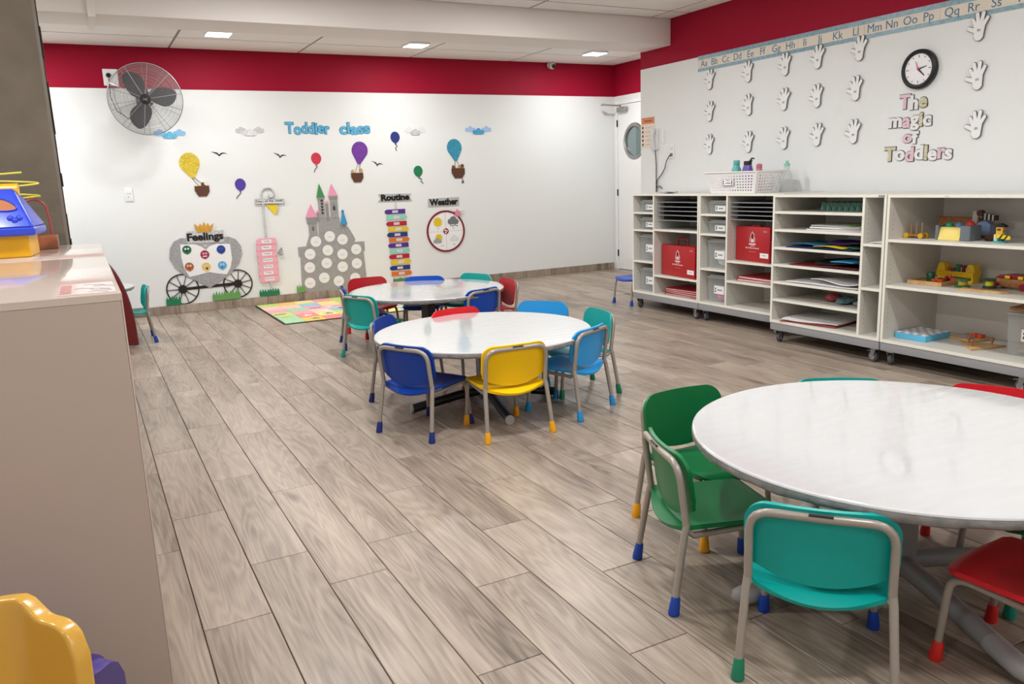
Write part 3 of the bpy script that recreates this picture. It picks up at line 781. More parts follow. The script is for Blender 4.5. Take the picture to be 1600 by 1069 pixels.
for i in range(6): b.box(-0.018+i*0.0062, -0.014+i*0.0062, -0.0015, -0.001, -0.002, 0.002)
ob('lettering', b, M_white, t, 0)
t = thing('sticker', 'small white sticker on the top edge of the toy shelf unit', 'sticker', (4.5495, 3.03, 1.104), RIGHT)
ob('paper', MB().box(-0.02, 0.02, -0.0008, 0.0005, -0.005, 0.005), M_white, t, 0)
b = MB().box(-0.010, 0.010, -0.0012, -0.0008, -0.001, 0.001)
ob('print', b, M_grey, t, 0)

# ---- clear storage boxes with white labels
M_clear = clear_plastic('clear_plastic', '#f0f2f2', 0.84); M_lid = clear_plastic('clear_lid', '#eef0f0', 0.55)
M_label = mat('label_white', '#f6f4f4', 0.5); M_ink = mat('ink_grey', '#3d3d42', 0.6)
def storage_box(label, x, y, z, dx, dy, h, group='clear boxes in the narrow columns'):
    """x: front face; box runs dx deep, dy wide (centred on y)"""
    t = thing('storage_box', label, 'box', (x+dx/2, y, z), RIGHT, group)
    a, c = dy/2, dx/2; hb = h-0.028
    def body():
        b = MB(); th = 0.003
        lo, up = 0.90, 1.0
        def ringp(k, z_, ins): return [(-(a*k-ins), -(c*k-ins), z_), ((a*k-ins), -(c*k-ins), z_), ((a*k-ins), (c*k-ins), z_), (-(a*k-ins), (c*k-ins), z_)]
        vs = ringp(lo, 0, 0)+ringp(up*0.97, hb, 0)+ringp(up*0.97, hb, th)+ringp(lo, th, th)
        fs = [(0,3,2,1)]
        for q in range(3):
            for i in range(4): fs.append((q*4+i, q*4+(i+1) % 4, q*4+4+(i+1) % 4, q*4+4+i))
        fs.append((12,13,14,15))
        return b.add(vs, fs)
    ob('body', body(), M_clear, t, 0, 0.004, 2)
    ob('lid', MB().box(-a, a, -c, c, hb, hb+0.012).box(-a*0.86, a*0.86, -c*0.9, c*0.9, hb+0.012, h), M_lid, t, bevel=0.004)
    for s in (-1, 1):
        ob('latch', MB().box(s*(a-0.004)-0.006, s*(a-0.004)+0.006, -0.035, 0.035, hb-0.03, hb+0.016), M_lid, t, bevel=0.002)
    lw, lh = min(0.062, a*0.75), min(0.036, h*0.22)
    zc = hb*0.52
    yl = -(c*(0.90+0.07*zc/hb))-0.0012
    l = ob('label', MB().box(-a*0.35, -a*0.35+2*lw, yl-0.001, yl, zc-lh, zc+lh), M_label, t, 0)
    b = MB(); x0 = -a*0.35
    b.prism(circ(x0+0.018, zc+lh*0.30, 0.008, 12), -(yl-0.001), -(yl-0.0014)); b.prism([(x0+0.008, zc-lh*0.55), (x0+0.028, zc-lh*0.55), (x0+0.018, zc+lh*0.15)], -(yl-0.001), -(yl-0.0014))
    for i in range(5): b.box(x0+0.042+i*0.011, x0+0.050+i*0.011, yl-0.0014, yl-0.001, zc-0.006, zc+0.005)
    ob('label_print', b, M_ink, l, 0)
    return t
def lump(name, label, cat, loc, sx, sy, sz, m_, seed, rough=0.25):
    rr = random.Random(seed); ph = [rr.random()*7 for _ in range(6)]
    b = MB(); n, k = 24, 14; vs = []
    for i in range(k+1):
        th = PI*i/k
        for j in range(n):
            a = 2*PI*j/n
            q = 1+rough*(0.5*math.sin(3*a+ph[0]+2*th)+0.3*math.sin(5*a+ph[1]-4*th)+0.3*math.sin(7*th+ph[2])*math.cos(2*a))
            vs.append((sx*q*max(0.001, math.sin(th))*math.cos(a), sy*q*max(0.001, math.sin(th))*math.sin(a), sz*(1-math.cos(th)*(1 if th < PI/2 else q))))
    fs = [(i*n+j, i*n+(j+1) % n, (i+1)*n+(j+1) % n, (i+1)*n+j) for i in range(k) for j in range(n)]+[tuple(range(n-1, -1, -1)), tuple(range(k*n, k*n+n))]
    b.add(vs, fs)
    o = ob(name, b, m_, None, 70, loc=loc); tag(o, label, cat); return o
U1 = 'in the narrow column of the far-end shelf unit'; U2 = 'in the narrow column of the unit under the basket'
for U, yc, dy, rows in ((U1, 6.222, 0.268, ((0.943, 0.110, 'top'), (0.777, 0.112, 'second'), (0.476, 0.250, 'third'), (0.177, 0.222, 'bottom'))),
                        (U2, 5.255, 0.268, ((0.945, 0.108, 'top'), (0.777, 0.112, 'second'), (0.475, 0.250, 'third'), (0.177, 0.236, 'bottom')))):
    for z, h, nm in rows:
        storage_box('clear labelled box, %s %s' % (nm, U), 4.80, yc, z, 0.33, dy, h)
lump('felt_cloth', 'pink cloth folded inside the bottom box under the basket', 'cloth', (4.905, 5.255, 0.182), 0.085, 0.082, 0.048, mat('felt_pink', '#ef7aa6', 0.8), 3, 0.12)
lump('plastic_bag', 'white plastic bag inside the third box of the unit under the basket', 'bag', (4.92, 5.25, 0.480), 0.09, 0.085, 0.075, mat('bag_white', '#e6e2e3', 0.4), 9)
lump('toy_bag', 'grey bag of pieces inside the third box of the far-end unit', 'bag', (4.93, 6.22, 0.481), 0.08, 0.085, 0.07, mat('bag_grey', '#b9b7b9', 0.4), 12)

# ---- paper sorters: five thin grey trays each
M_tray = mat('tray_grey', '#77787b', 0.35); M_tray_lip = mat('tray_lip', '#939598', 0.35)
def sorter(label, y0, y1, zs, tilt):
    t = thing('paper_sorter', label, 'organizer', (4.96, (y0+y1)/2, 0), RIGHT)
    a = (y0-y1)/2
    for i, z in enumerate(zs):
        o = ob('tray', MB().shell(lambda u, v: (u*a, -0.19+v*0.36, z+0.004*u*u+0.006*v), 8, 4, 0.003), M_tray, t, 0)
        ob('tray_lip', MB().box(-a, a, -0.194, -0.190, z-0.004, z+0.003), M_tray_lip, o, 0)
    for s in (-1, 1):
        ob('sorter_side', MB().box(s*a-0.002, s*a+0.002, -0.12, 0.17, min(zs)-0.012, max(zs)+0.01), M_tray, t, 0)
sorter('stack of five grey paper trays in the far-end shelf unit', 6.035, 5.475, [1.037, 0.995, 0.957, 0.918, 0.872], 0)
sorter('stack of five grey paper trays above the red case under the basket', 5.065, 4.51, [1.040, 1.005, 0.972, 0.938, 0.902], 0)

# ---- red cases
M_red = mat('case_red', '#b3141f', 0.35); M_dred = mat('case_dark_red', '#8e0f19', 0.4)
def case(label, x, y_left, z, wd, h, dp, handle, rot=0):
    t = thing('red_case', label, 'case', (x, y_left-wd/2, z), RIGHT+R(rot), 'red lesson cases')
    a = wd/2
    ob('shell', MB().box(-a, a, 0, dp, 0, h), M_red, t, bevel=0.006)
    ob('lid', MB().box(-a, a, -0.016, -0.0005, 0, h), M_red, t, bevel=0.004)
    if handle:
        ob('handle', MB().tube([(-0.085, dp/2, h-0.002), (-0.08, dp/2, h+0.035)]+arc((-0.08, dp/2, h+0.035), (-0.078, dp/2, h+0.055), (-0.055, dp/2, h+0.056))+arc((0.055, dp/2, h+0.056), (0.078, dp/2, h+0.055), (0.08, dp/2, h+0.035))+[(0.085, dp/2, h-0.002)], 0.008, 10), M_dred, t, 60)
    else:
        ob('handle_recess', MB().prism([(-0.06, h), (0.06, h), (0.045, h+0.012), (-0.045, h+0.012)], -dp*0.7, -dp*0.3), M_dred, t, 0)
    M_print = mat('print_white', '#f1e6e4', 0.5)
    d0, d1 = 0.0163, 0.0170
    cx, cz = 0.0, h*0.66
    # house-and-figure emblem as outlines
    def line(b, pts, r=0.0028):
        b.tube([(p[0], -d1+0.0005, p[1]) for p in pts], r, 6)
    b = MB()
    line(b, [(cx-0.030, cz-0.030), (cx-0.034, cz-0.008), (cx-0.026, cz+0.010), (cx-0.018, cz+0.012), (cx-0.022, cz+0.030), (cx, cz+0.055), (cx+0.022, cz+0.030), (cx+0.018, cz+0.012), (cx+0.026, cz+0.010), (cx+0.034, cz-0.008), (cx+0.030, cz-0.030)])
    b.prism([(cx-0.017, cz-0.032), (cx-0.017, cz+0.003), (cx, cz-0.010), (cx+0.017, cz+0.003), (cx+0.017, cz-0.032), (cx+0.008, cz-0.032), (cx, cz-0.022), (cx-0.008, cz-0.032)], d0-0.0006, d1)
    b.box(cx-0.042, cx+0.042, -d1, -d0+0.0006, cz-0.050, cz-0.040).box(cx-0.026, cx+0.026, -d1, -d0+0.0006, cz-0.062, cz-0.058)
    ob('emblem', b, M_print, t, 40)
    ob('emblem_head', MB().prism(circ(cx, cz+0.020, 0.013, 14), d0-0.0006, d1), M_black, t, 0)
    text('case_lettering', 'Early Childhood Education', M_print, t, cx-0.085, h*0.36, w_=0.17, d=d0-0.0006, th=0.001, off=0.01)
    ob('fine_print', MB().box(cx-0.04, cx+0.045, -d1, -d0+0.0006, h*0.28, h*0.29).box(a-0.08, a-0.035, -d1, -d0+0.0006, h*0.90, h*0.905).box(a-0.08, a-0.035, -d1, -d0+0.0006, h*0.86, h*0.885), mat('print_pink', '#d98a8a', 0.5), t, 0)
    ob('label', MB().box(a-0.115, a-0.012, -d1, -d0+0.0006, h*0.13, h*0.27), M_label, t, 0)
    ob('label_print', MB().box(a-0.09, a-0.045, -d1-0.0004, -d1+0.0002, h*0.20, h*0.212), M_ink, t, 0)
case('red case with a raised handle in the far-end shelf unit', 4.80, 6.035, 0.357, 0.54, 0.285, 0.085, True, -6)
case('red case on the middle shelf under the basket, its handle not raised', 4.82, 5.068, 0.562, 0.43, 0.285, 0.06, False, -7)
M_paper = mat('paper_white', '#efeeee', 0.6)
def folder(label, x, y, z, lx, ly, th, rot, m_=None, group='red folders on the lower shelves'):
    t = thing('folder', label, 'folder', (x, y, z), R(rot), group)
    m_ = m_ or M_red
    ob('cover', MB().box(-lx/2, lx/2, -ly/2, ly/2, th-0.003, th).box(-lx/2, lx/2, -ly/2, ly/2, 0, 0.003).box(-lx/2, lx/2, ly/2-0.004, ly/2, 0.003, th-0.003), m_, t, 0)
    ob('pages', MB().box(-lx/2+0.006, lx/2-0.004, -ly/2+0.004, ly/2-0.005, 0.0032, th-0.0032), M_paper, t, 0)
for i, nm in enumerate(('bottom', 'second', 'third', 'top')):
    folder('red folder in the far-end unit, %s of the pile of four' % nm, 4.955, 5.72, 0.1755+i*0.0165, 0.33, 0.46, 0.0155, (3, -2, 1, 4)[i])
folder('red folder under the red case below the basket, lower of two', 4.955, 4.80, 0.3935, 0.33, 0.42, 0.02, 2)
folder('red folder under the red case below the basket, upper of two', 4.955, 4.79, 0.4145, 0.33, 0.42, 0.02, -3)

# ------------------------------------------------------------------ papers in the seven slots
XS = 4.56
def sheet(label, x0, x1, y0, y1, z, m_, th=0.0015, wave=0.003, curl=0.0, seed=0, name='paper_sheet', cat='paper', group=None, rot=0):
    """x0 front edge, y0 left (far) end"""
    rr = random.Random(seed); p = [rr.random()*6 for _ in range(4)]
    lx, ly = (x1-x0)/2, (y0-y1)/2
    def fn(u, v):
        return (-lx+2*lx*v, u*ly, wave*(1.0+math.sin(3.1*u+p[0])*0.5+math.sin(5*v+2*u+p[1])*0.5)+curl*max(0, -u-0.2)**2)
    o = ob(name, MB().shell(fn, 12, 6, th), m_, None, 40, loc=((x0+x1)/2, (y0+y1)/2, z))
    o.rotation_euler = (0, 0, R(rot))
    tag(o, label, cat, group); return o
mP = lambda k, c, r=0.6: mat('paper_'+k, c, r)
def stack(label, x, y, z, items, group=None):
    pass
# slot 1: egg cartons, dark green
t = thing('egg_carton', 'dark green zigzag egg carton strip in the top paper slot', 'carton', (4.76, 3.87, 0.9925), RIGHT)
b = MB()
for row in range(2):
    for i in range(8):
        x = -0.20+i*0.05; y = -0.05+row*0.10
        b.lathe([(0.024, 0.0), (0.024, 0.004), (0.011, 0.062), (0.009, 0.064)], 8, Matrix.Translation((x, y, 0)) @ Matrix.Rotation(PI/8, 4, 'Z'))
        b.lathe([(0.010, 0.024), (0.022, 0.060), (0.025, 0.060)], 8, Matrix.Translation((x+0.025, y, 0)))
ob('cups', b, mat('carton_green', '#5b8374', 0.85, noise=0.2, nscale=40), t, 0)['kind'] = 'stuff'
ob('tray', MB().box(-0.235, 0.235, -0.10, 0.10, 0.0, 0.003), mat('carton_green', '#38564a', 0.85), t, 0)
# slot 2: magazines
for i, (c, th, y0, y1, r) in enumerate((('#c9c6c4', 0.008, 4.13, 3.65, 1), ('#8e3d3a', 0.004, 4.02, 3.66, -2), ('#e9e9e9', 0.010, 4.10, 3.64, 2), ('#57585a', 0.006, 4.09, 3.66, -3), ('#d7d6d6', 0.005, 4.09, 3.67, 3))):
    zz = 0.8615+sum((0.008, 0.004, 0.010, 0.006, 0.005)[:i])+0.0009*i
    t = thing('magazine', 'magazine in the second paper slot, %s of the pile, %s cover' % (('bottom', 'second', 'third', 'fourth', 'top')[i], ('pale', 'dull red', 'white', 'dark grey', 'light grey')[i]), 'magazine', (4.76, (y0+y1)/2, zz), RIGHT+R(r))
    a = (y0-y1)/2
    ob('cover', MB().box(-a, a, -0.15, 0.15, th*0.85, th).box(-a, a, -0.15, 0.15, 0, th*0.15), mP('mag%d' % i, c, 0.35), t, 0)
    ob('pages', MB().box(-a+0.002, a-0.002, -0.149, 0.149, th*0.16, th*0.84), M_paper, t, 0)
o = sheet('green slip lying on the front of the magazines', 4.60, 4.70, 3.80, 3.70, 0.901, mP('green', '#5d9a3f'), seed=2)
# slot 3: coloured felt
mF = lambda k, c: mat('felt_'+k, c, 0.9, noise=0.15, nscale=60)
sheet('navy felt sheet, widest in the third paper slot', 4.57, 4.90, 4.28, 3.70, 0.7295, mF('navy', '#1d2c66'), 0.006, 0.006, seed=3, name='felt_sheet', cat='felt')
sheet('yellow felt sheet hanging over the front of the third paper slot', 4.56, 4.82, 4.02, 3.76, 0.745, mF('yellow', '#d8bf25'), 0.004, 0.005, seed=4, name='felt_sheet', cat='felt')
sheet('teal blue felt sheet at the left of the third paper slot', 4.565, 4.85, 4.22, 3.95, 0.757, mF('tealblue', '#1d6a8c'), 0.004, 0.004, seed=8, name='felt_sheet', cat='felt')
sheet('purple felt sheet in the third paper slot', 4.60, 4.95, 3.93, 3.68, 0.768, mF('purple', '#3c1c66'), 0.008, 0.008, seed=5, name='felt_sheet', cat='felt')
sheet('dark green felt sheet at the right of the third paper slot', 4.58, 4.95, 3.74, 3.635, 0.748, mF('green', '#1e5a2a'), 0.006, 0.003, seed=6, name='felt_sheet', cat='felt')
o = ob('card', MB().shell(lambda u, v: (0.03*v*v, u*0.155, 0.066*v), 6, 6, 0.0012), mP('lavender', '#d4d3df'), None, 40, loc=(4.84, 3.80, 0.776)); tag(o, 'pale lavender card propped behind the felt in the third paper slot', 'card')
# slot 4
sheet('dark red paper at the bottom of the fourth paper slot', 4.575, 4.95, 4.25, 3.66, 0.6015, mP('darkred', '#7c2428'), 0.004, 0.006, seed=11)
sheet('black paper sheet with a raised edge in the fourth paper slot', 4.62, 5.0, 4.05, 3.635, 0.617, mP('black', '#17161a'), 0.012, 0.012, 0.02, seed=12)
sheet('light blue paper hanging at the front of the fourth paper slot', 4.556, 4.76, 3.86, 3.68, 0.651, mP('lightblue', '#3ea3dc'), 0.003, 0.003, seed=13)
# slot 5
sheet('large white paper sheet in the fifth paper slot, lower one', 4.57, 5.02, 4.27, 3.64, 0.4715, mP('white', '#eeeceb'), 0.004, 0.006, seed=14)
sheet('large white paper sheet in the fifth paper slot, upper curled one', 4.585, 5.02, 4.05, 3.65, 0.488, mP('white', '#eeeceb'), 0.004, 0.014, 0.01, seed=15)
# slot 6: bags
lump('pink_yarn_ball', 'dull pink ball of yarn in the sixth paper slot', 'yarn', (4.75, 3.985, 0.3375), 0.06, 0.055, 0.032, mat('yarn_pink', '#b8545d', 0.9, noise=0.3, nscale=80, bump=0.4, bscale=120), 2, 0.08)
lump('craft_bag', 'clear bag of teal pieces in the sixth paper slot', 'bag', (4.74, 3.86, 0.3375), 0.09, 0.063, 0.024, mat('bag_teal', '#6f9aa0', 0.25, noise=0.55, nscale=45), 21, 0.3)
lump('clear_bag', 'crumpled clear plastic bag at the right of the sixth paper slot', 'bag', (4.74, 3.71, 0.3375), 0.09, 0.065, 0.022, mat('bag_clear_grey', '#a7a5a6', 0.18, noise=0.4, nscale=40), 22, 0.3)
# slot 7
sheet('red edged paper under the white sheets in the bottom paper slot', 4.57, 4.93, 4.32, 3.86, 0.1760, mP('rededge', '#b8494b'), 0.003, 0.004, seed=16, rot=8)
sheet('white paper sheets in the bottom paper slot', 4.58, 4.95, 4.31, 3.87, 0.187, mP('white', '#eeeceb'), 0.008, 0.006, seed=17, rot=12)
sheet('white paper on the upper shelf of the narrow column', 4.58, 4.86, 3.575, 3.465, 0.795, mP('white', '#eeeceb'), 0.003, 0.004, seed=18)

# ------------------------------------------------------------------ toys on the open unit
M_nat = wood('beech', '#c49763', '#d9b27d'); M_mid = wood('toy_wood_mid', '#9a6234', '#b8814d')
toy = lambda k, c, r=0.35: mat('toy_'+k, c, r)
ZA, ZB_, ZC = 0.8315, 0.5355, 0.1755
def T(name, label, x, y, z, cat='toy', rot=0): return thing(name, label, cat, (x, y, z), RIGHT+R(rot))
t = T('stacking_trolley', 'small wooden trolley with yellow wheels and upright pegs on the top toy shelf', 4.72, 3.335, ZA)
ob('base', MB().box(-0.075, 0.075, -0.03, 0.03, 0.016, 0.034), M_mid, t, bevel=0.003)
for x in (-0.055, 0.0, 0.055):
    ob('peg', MB().tube([(x, 0, 0.034), (x, 0, 0.135)], 0.0045, 8), M_nat, t, 50)
for x in (-0.07, 0.07):
    for y in (-0.04, 0.04):
        ob('wheel', MB().tube([(x, y-0.009, 0.024), (x, y+0.009, 0.024)], 0.024, 16), toy('wheel_yellow', '#d9a915'), t, 40)
t = T('popup_toy', 'yellow and grey pop-up toy with coloured domes on the top toy shelf', 4.73, 3.075, ZA)
ob('body', MB().prism([(-0.075, 0), (0.075, 0), (0.055, 0.10), (-0.045, 0.10)], -0.10, 0.075, 'yz', Matrix.Identity(4)), toy('cream_yellow', '#efd774'), t, bevel=0.006)
for s, x0, x1 in ((1, 0.076, 0.155), (-1, -0.125, -0.101)):
    ob('end_block', MB().box(x0, x1, -0.075, 0.075, 0, 0.115), toy('slate', '#6c757b'), t, bevel=0.012, seg=3)
for i, (x, c, k) in enumerate(((-0.055, '#159a78', 'dome_green'), (0.025, '#5e80c6', 'dome_blue'), (0.112, '#cf3436', 'dome_red'))):
    z = 0.10 if i < 2 else 0.113
    ob('dome', MB().lathe([(0.030, z), (0.030, z+0.012), (0.024, z+0.026), (0.012, z+0.034), (0.001, z+0.036)], 20, Matrix.Translation((x, 0.0, 0))), toy(k, c, 0.2), t, 60)
t = T('wooden_box', 'brown wooden board box standing behind the pop-up toy', 4.90, 3.17, ZA, 'box')
ob('front', MB().box(-0.165, 0.165, -0.006, 0.006, 0, 0.155), M_mid, t, bevel=0.002)
ob('side', MB().box(-0.165, -0.153, 0.0065, 0.09, 0, 0.15).box(0.153, 0.165, 0.0065, 0.09, 0, 0.15), M_mid, t, bevel=0.002)
ob('red_rim', MB().box(-0.165, 0.165, -0.007, 0.007, 0.1552, 0.162), toy('rim_red', '#a23a35'), t, 0)
t = T('black_block', 'small black bar beside the pop-up toy', 4.76, 2.88, ZA)
ob('bar', MB().box(-0.03, 0.03, -0.012, 0.012, 0, 0.02), M_black, t, bevel=0.003)
ob('knob', MB().tube([(-0.035, 0, 0.01), (-0.03, 0, 0.01)], 0.009, 10), M_black, t, 40)
t = T('zebra_toy', 'blue-grey wooden animal toy with a white head and striped mane', 4.90, 3.005, ZA)
mb_ = toy('greyblue', '#7d93b9')
ob('body', MB().prism([(-0.06, 0.03), (0.065, 0.03), (0.07, 0.12), (0.03, 0.155), (-0.02, 0.15), (-0.055, 0.12)], -0.035, 0.035), mb_, t, bevel=0.006)
ob('head', MB().prism(rrect(-0.10, -0.055, 0.125, 0.235, 0.02), -0.02, 0.02), toy('bone', '#d9d4c8'), t, 40)
ob('ear', MB().prism(circ(-0.04, 0.215, 0.026, 14), -0.022, 0.022), toy('maroon', '#5b1820'), t, 30)
b = MB(); c_ = MB()
for i in range(7):
    (b if i % 2 == 0 else c_).box(-0.015+i*0.017, 0.001+i*0.017, -0.022, 0.022, 0.156, 0.215-0.0015*i*i*0.3)
ob('stripe_dark', b, M_black, t, 0); ob('stripe_white', c_, toy('bone', '#d9d4c8'), t, 0)
ob('foot', MB().box(-0.10, -0.062, -0.025, 0.025, 0.03, 0.065), toy('bone', '#d9d4c8'), t, bevel=0.005)
for x in (-0.08, 0.05):
    ob('wheel', MB().tube([(x, -0.032, 0.023), (x, 0.032, 0.023)], 0.023, 16), toy('wheel_dark', '#33201a') if x < 0 else M_mid, t, 40)
t = T('crossing_toy', 'wooden level crossing toy with black roof and striped yellow barrier', 4.70, 2.785, ZA)
ob('base', MB().lathe([(0.058, 0), (0.06, 0.006), (0.056, 0.014)], 28), toy('base_teal', '#4fa6a4'), t, 40)
ob('post', MB().box(-0.048, -0.012, -0.02, 0.02, 0.0145, 0.075), toy('mint_white', '#c9e2d5'), t, bevel=0.004)
ob('green_block', MB().box(-0.010, 0.030, -0.02, 0.02, 0.0145, 0.05), toy('deep_teal', '#12685e'), t, bevel=0.003)
ob('cabin', MB().box(-0.03, 0.03, -0.022, 0.022, 0.0755, 0.142), toy('cabin_yellow', '#e0b24f'), t, bevel=0.003)
ob('window', MB().box(-0.02, 0.012, -0.0235, -0.0222, 0.108, 0.128).box(0.0302, 0.0315, -0.008, 0.008, 0.095, 0.11), toy('window_dark', '#6b4a1c'), t, 0)
ob('roof', MB().prism([(-0.052, 0.1425), (0.052, 0.1425), (0.05, 0.152), (0.008, 0.174), (-0.008, 0.174), (-0.05, 0.152)], -0.03, 0.03), M_black, t, bevel=0.002)
Mb_ = Matrix.Translation((-0.01, -0.028, 0.062)) @ Matrix.Rotation(R(7), 4, 'Y')
bar = ob('barrier', MB().prism(capsule(0, 0, 0.105, 0, 0.018, 0.018), 0.0, 0.008, 'xz', Mb_), toy('barrier_yellow', '#ecc91e'), t, 30)
b = MB()
for x in (0.020, 0.066): b.prism([(x, -0.018), (x+0.016, -0.018), (x+0.036, 0.018), (x+0.020, 0.018)], 0.008, 0.0088, 'xz', Mb_)
ob('stripe', b, M_black, bar, 0)
t = T('wheeled_toy', 'red toy with a blue disc at the right end of the top toy shelf', 4.84, 2.60, ZA)
ob('chassis', MB().box(-0.06, 0.09, -0.025, 0.025, 0.022, 0.045), toy('dark_red', '#8e1d22'), t, bevel=0.004)
for x in (-0.06, 0.06):
    for y in (-0.03, 0.03): ob('wheel', MB().tube([(x, y-0.008, 0.021), (x, y+0.008, 0.021)], 0.021, 16), toy('wheel_dark', '#33201a'), t, 40)
ob('stem', MB().tube([(0.0, 0, 0.045), (0.0, 0, 0.13)], 0.006, 8), M_nat, t, 50)
ob('disc', MB().tube([(0.0, -0.01, 0.155), (0.0, 0.01, 0.155)], 0.034, 20), toy('disc_blue', '#3d86c4'), t, 40)
# middle shelf
t = T('peg_tray', 'natural wooden tray at the left of the middle toy shelf', 4.83, 3.255, ZB_, 'tray', 3)
ob('tray_board', MB().box(-0.115, 0.115, -0.125, 0.125, 0, 0.012), M_nat, t, bevel=0.002)
ob('tray_rim', MB().box(-0.115, 0.115, -0.125, -0.113, 0.0122, 0.026).box(-0.115, 0.115, 0.113, 0.125, 0.0122, 0.026).box(-0.115, -0.103, -0.1128, 0.1128, 0.0122, 0.026).box(0.103, 0.115, -0.1128, 0.1128, 0.0122, 0.026), M_nat, t, 0)
zt = ZB_+0.0125
t = T('wooden_cup', 'green wooden cylinder with a hole on the peg tray', 4.80, 3.27, zt)
ob('cylinder', MB().lathe([(0.027, 0), (0.028, 0.003), (0.028, 0.068), (0.025, 0.072)], 24), toy('deep_green', '#1e5c38'), t, 40)
ob('hole', MB().lathe([(0.007, 0), (0.007, 0.0015)], 14, Matrix.Translation((-0.005, -0.0275, 0.05)) @ Matrix.Rotation(PI/2, 4, 'X')), M_black, t, 0)
t = T('wooden_block', 'dark red notched block on the peg tray', 4.83, 3.20, zt)
ob('block', MB().prism([(-0.04, 0), (0.04, 0), (0.04, 0.036), (0.012, 0.036), (0.012, 0.022), (-0.012, 0.022), (-0.012, 0.03), (-0.04, 0.03)], -0.018, 0.018), toy('maroon2', '#6a1420'), t, bevel=0.002)
ob('peg', MB().tube([(0.026, 0, 0.036), (0.026, 0, 0.05)], 0.008, 10), toy('maroon2', '#6a1420'), t, 40)
def arch_block(label, x, y, z, rot, up=False):
    t = T('wooden_block', label, x, y, z, rot=rot)
    o = [(-0.045, 0), (-0.018, 0)]+[(-0.018*math.cos(a), 0.018*math.sin(a)) for a in [PI*i/8 for i in range(1, 8)]]+[(0.018, 0), (0.045, 0), (0.045, 0.032), (-0.045, 0.032)]
    ob('block', MB().prism(o, -0.02, 0.02), toy('orange_red', '#e2541f'), t, bevel=0.002)
    if up: ob('knob', MB().box(-0.014, 0.014, -0.014, 0.014, 0.0325, 0.06), toy('orange_red', '#e2541f'), t, bevel=0.002)
arch_block('orange arched block at the front of the peg tray', 4.765, 3.195, zt+0.0005, 0)
arch_block('orange arched block with a knob at the right of the peg tray', 4.865, 3.185, zt+0.034*0, 20, True)
t = T('hammer_bench', 'yellow hammer bench with coloured pegs on the middle toy shelf', 4.985, 3.205, ZB_)
my_ = toy('bench_yellow', '#ffd21c')
for s in (-1, 1):
    o_ = [(0.095, 0), (0.155, 0), (0.165, 0.06), (0.17, 0.10), (0.155, 0.155), (0.125, 0.165), (0.105, 0.15), (0.09, 0.095), (0.085, 0.05)]
    ob('end_leg', MB().prism([(s*p[0], p[1]) for p in o_], -0.05, 0.045), my_, t, bevel=0.006)
ob('bench_beam', MB().box(-0.165, 0.165, -0.058, -0.0458, 0.052, 0.094).box(-0.084, 0.084, -0.045, 0.05, 0.06, 0.09), my_, t, bevel=0.004)
for x, z, c, k in ((-0.06, 0.015, '#d8452a', 'peg_red'), (-0.03, 0.012, '#3c5b8f', 'peg_blue'), (0.012, 0.045, '#128a4c', 'peg_green'), (0.055, 0.04, '#7a1330', 'peg_maroon')):
    ob('peg', MB().tube([(x, -0.015, 0.0905), (x, -0.015, 0.092+z)], 0.012, 12).tube([(x, -0.015, 0.092+z), (x, -0.015, 0.106+z)], 0.022, 14), toy(k, c), t, 40)
def spool(label, x, y, r, hgt, flange, core, base=None):
    t = T('wooden_spool', label, x, y, ZB_)
    if base: ob('base_plate', MB().lathe([(r*1.3, 0), (r*1.32, 0.006), (r*1.1, 0.012)], 28), base, t, 40)
    z = 0.0125 if base else 0
    ob('lower_flange', MB().lathe([(r, z), (r, z+0.014), (r*0.7, z+0.018)], 28), flange, t, 40)
    ob('core', MB().lathe([(r*0.62, z+0.0185), (r*0.62, z+hgt-0.0185)], 24), core, t, 40)
    ob('upper_flange', MB().lathe([(r*0.7, z+hgt-0.018), (r, z+hgt-0.014), (r, z+hgt), (r*0.3, z+hgt+0.002)], 28), flange, t, 40)
spool('green and straw yellow wooden spool in front of the hammer bench', 4.79, 3.045, 0.055, 0.068, toy('moss', '#3f7a3a'), toy('straw', '#c9b552'))
spool('bright yellow wooden spool with dark green flanges on a grey plate', 4.80, 2.885, 0.044, 0.07, toy('dark_green', '#1f4a2d'), toy('bright_yellow', '#eadf2e'), toy('plate_grey2', '#7d8487'))
t = T('wooden_car', 'brown wooden car with red roof and wheels on the middle toy shelf', 4.91, 2.80, ZB_, 'toy', -4)
ob('body', MB().prism([(-0.15, 0.018), (0.15, 0.018), (0.15, 0.06), (0.13, 0.075), (-0.12, 0.075), (-0.155, 0.05)], -0.045, 0.045), M_mid, t, bevel=0.006)
ob('roof', MB().prism([(-0.12, 0.0755), (0.14, 0.0755), (0.12, 0.105), (0.0, 0.112), (-0.09, 0.098)], -0.04, 0.04), toy('car_red', '#96131f'), t, bevel=0.006)
for x in (-0.02, 0.075): ob('yellow_block', MB().box(x-0.018, x+0.018, -0.056, -0.0455, 0.078, 0.10), toy('bench_yellow', '#f0c416'), t, bevel=0.003)
for x in (-0.115, 0.10):
    for y in (-0.055, 0.055): ob('wheel', MB().tube([(x, y-0.009, 0.026), (x, y+0.009, 0.026)], 0.026, 18), toy('car_red', '#96131f'), t, 40)
t = T('wooden_plank', 'flat natural wooden plank at the front of the middle toy shelf', 4.705, 2.865, ZB_, 'board', 6)
ob('plank', MB().prism([(-0.13, -0.04), (0.12, -0.045), (0.15, 0.0), (0.10, 0.05), (-0.13, 0.045)], 0, 0.010, 'xy'), M_nat, t, bevel=0.002)
ob('groove', MB().box(-0.11, 0.10, -0.005, 0.005, 0.0102, 0.0106), M_mid, t, 0)
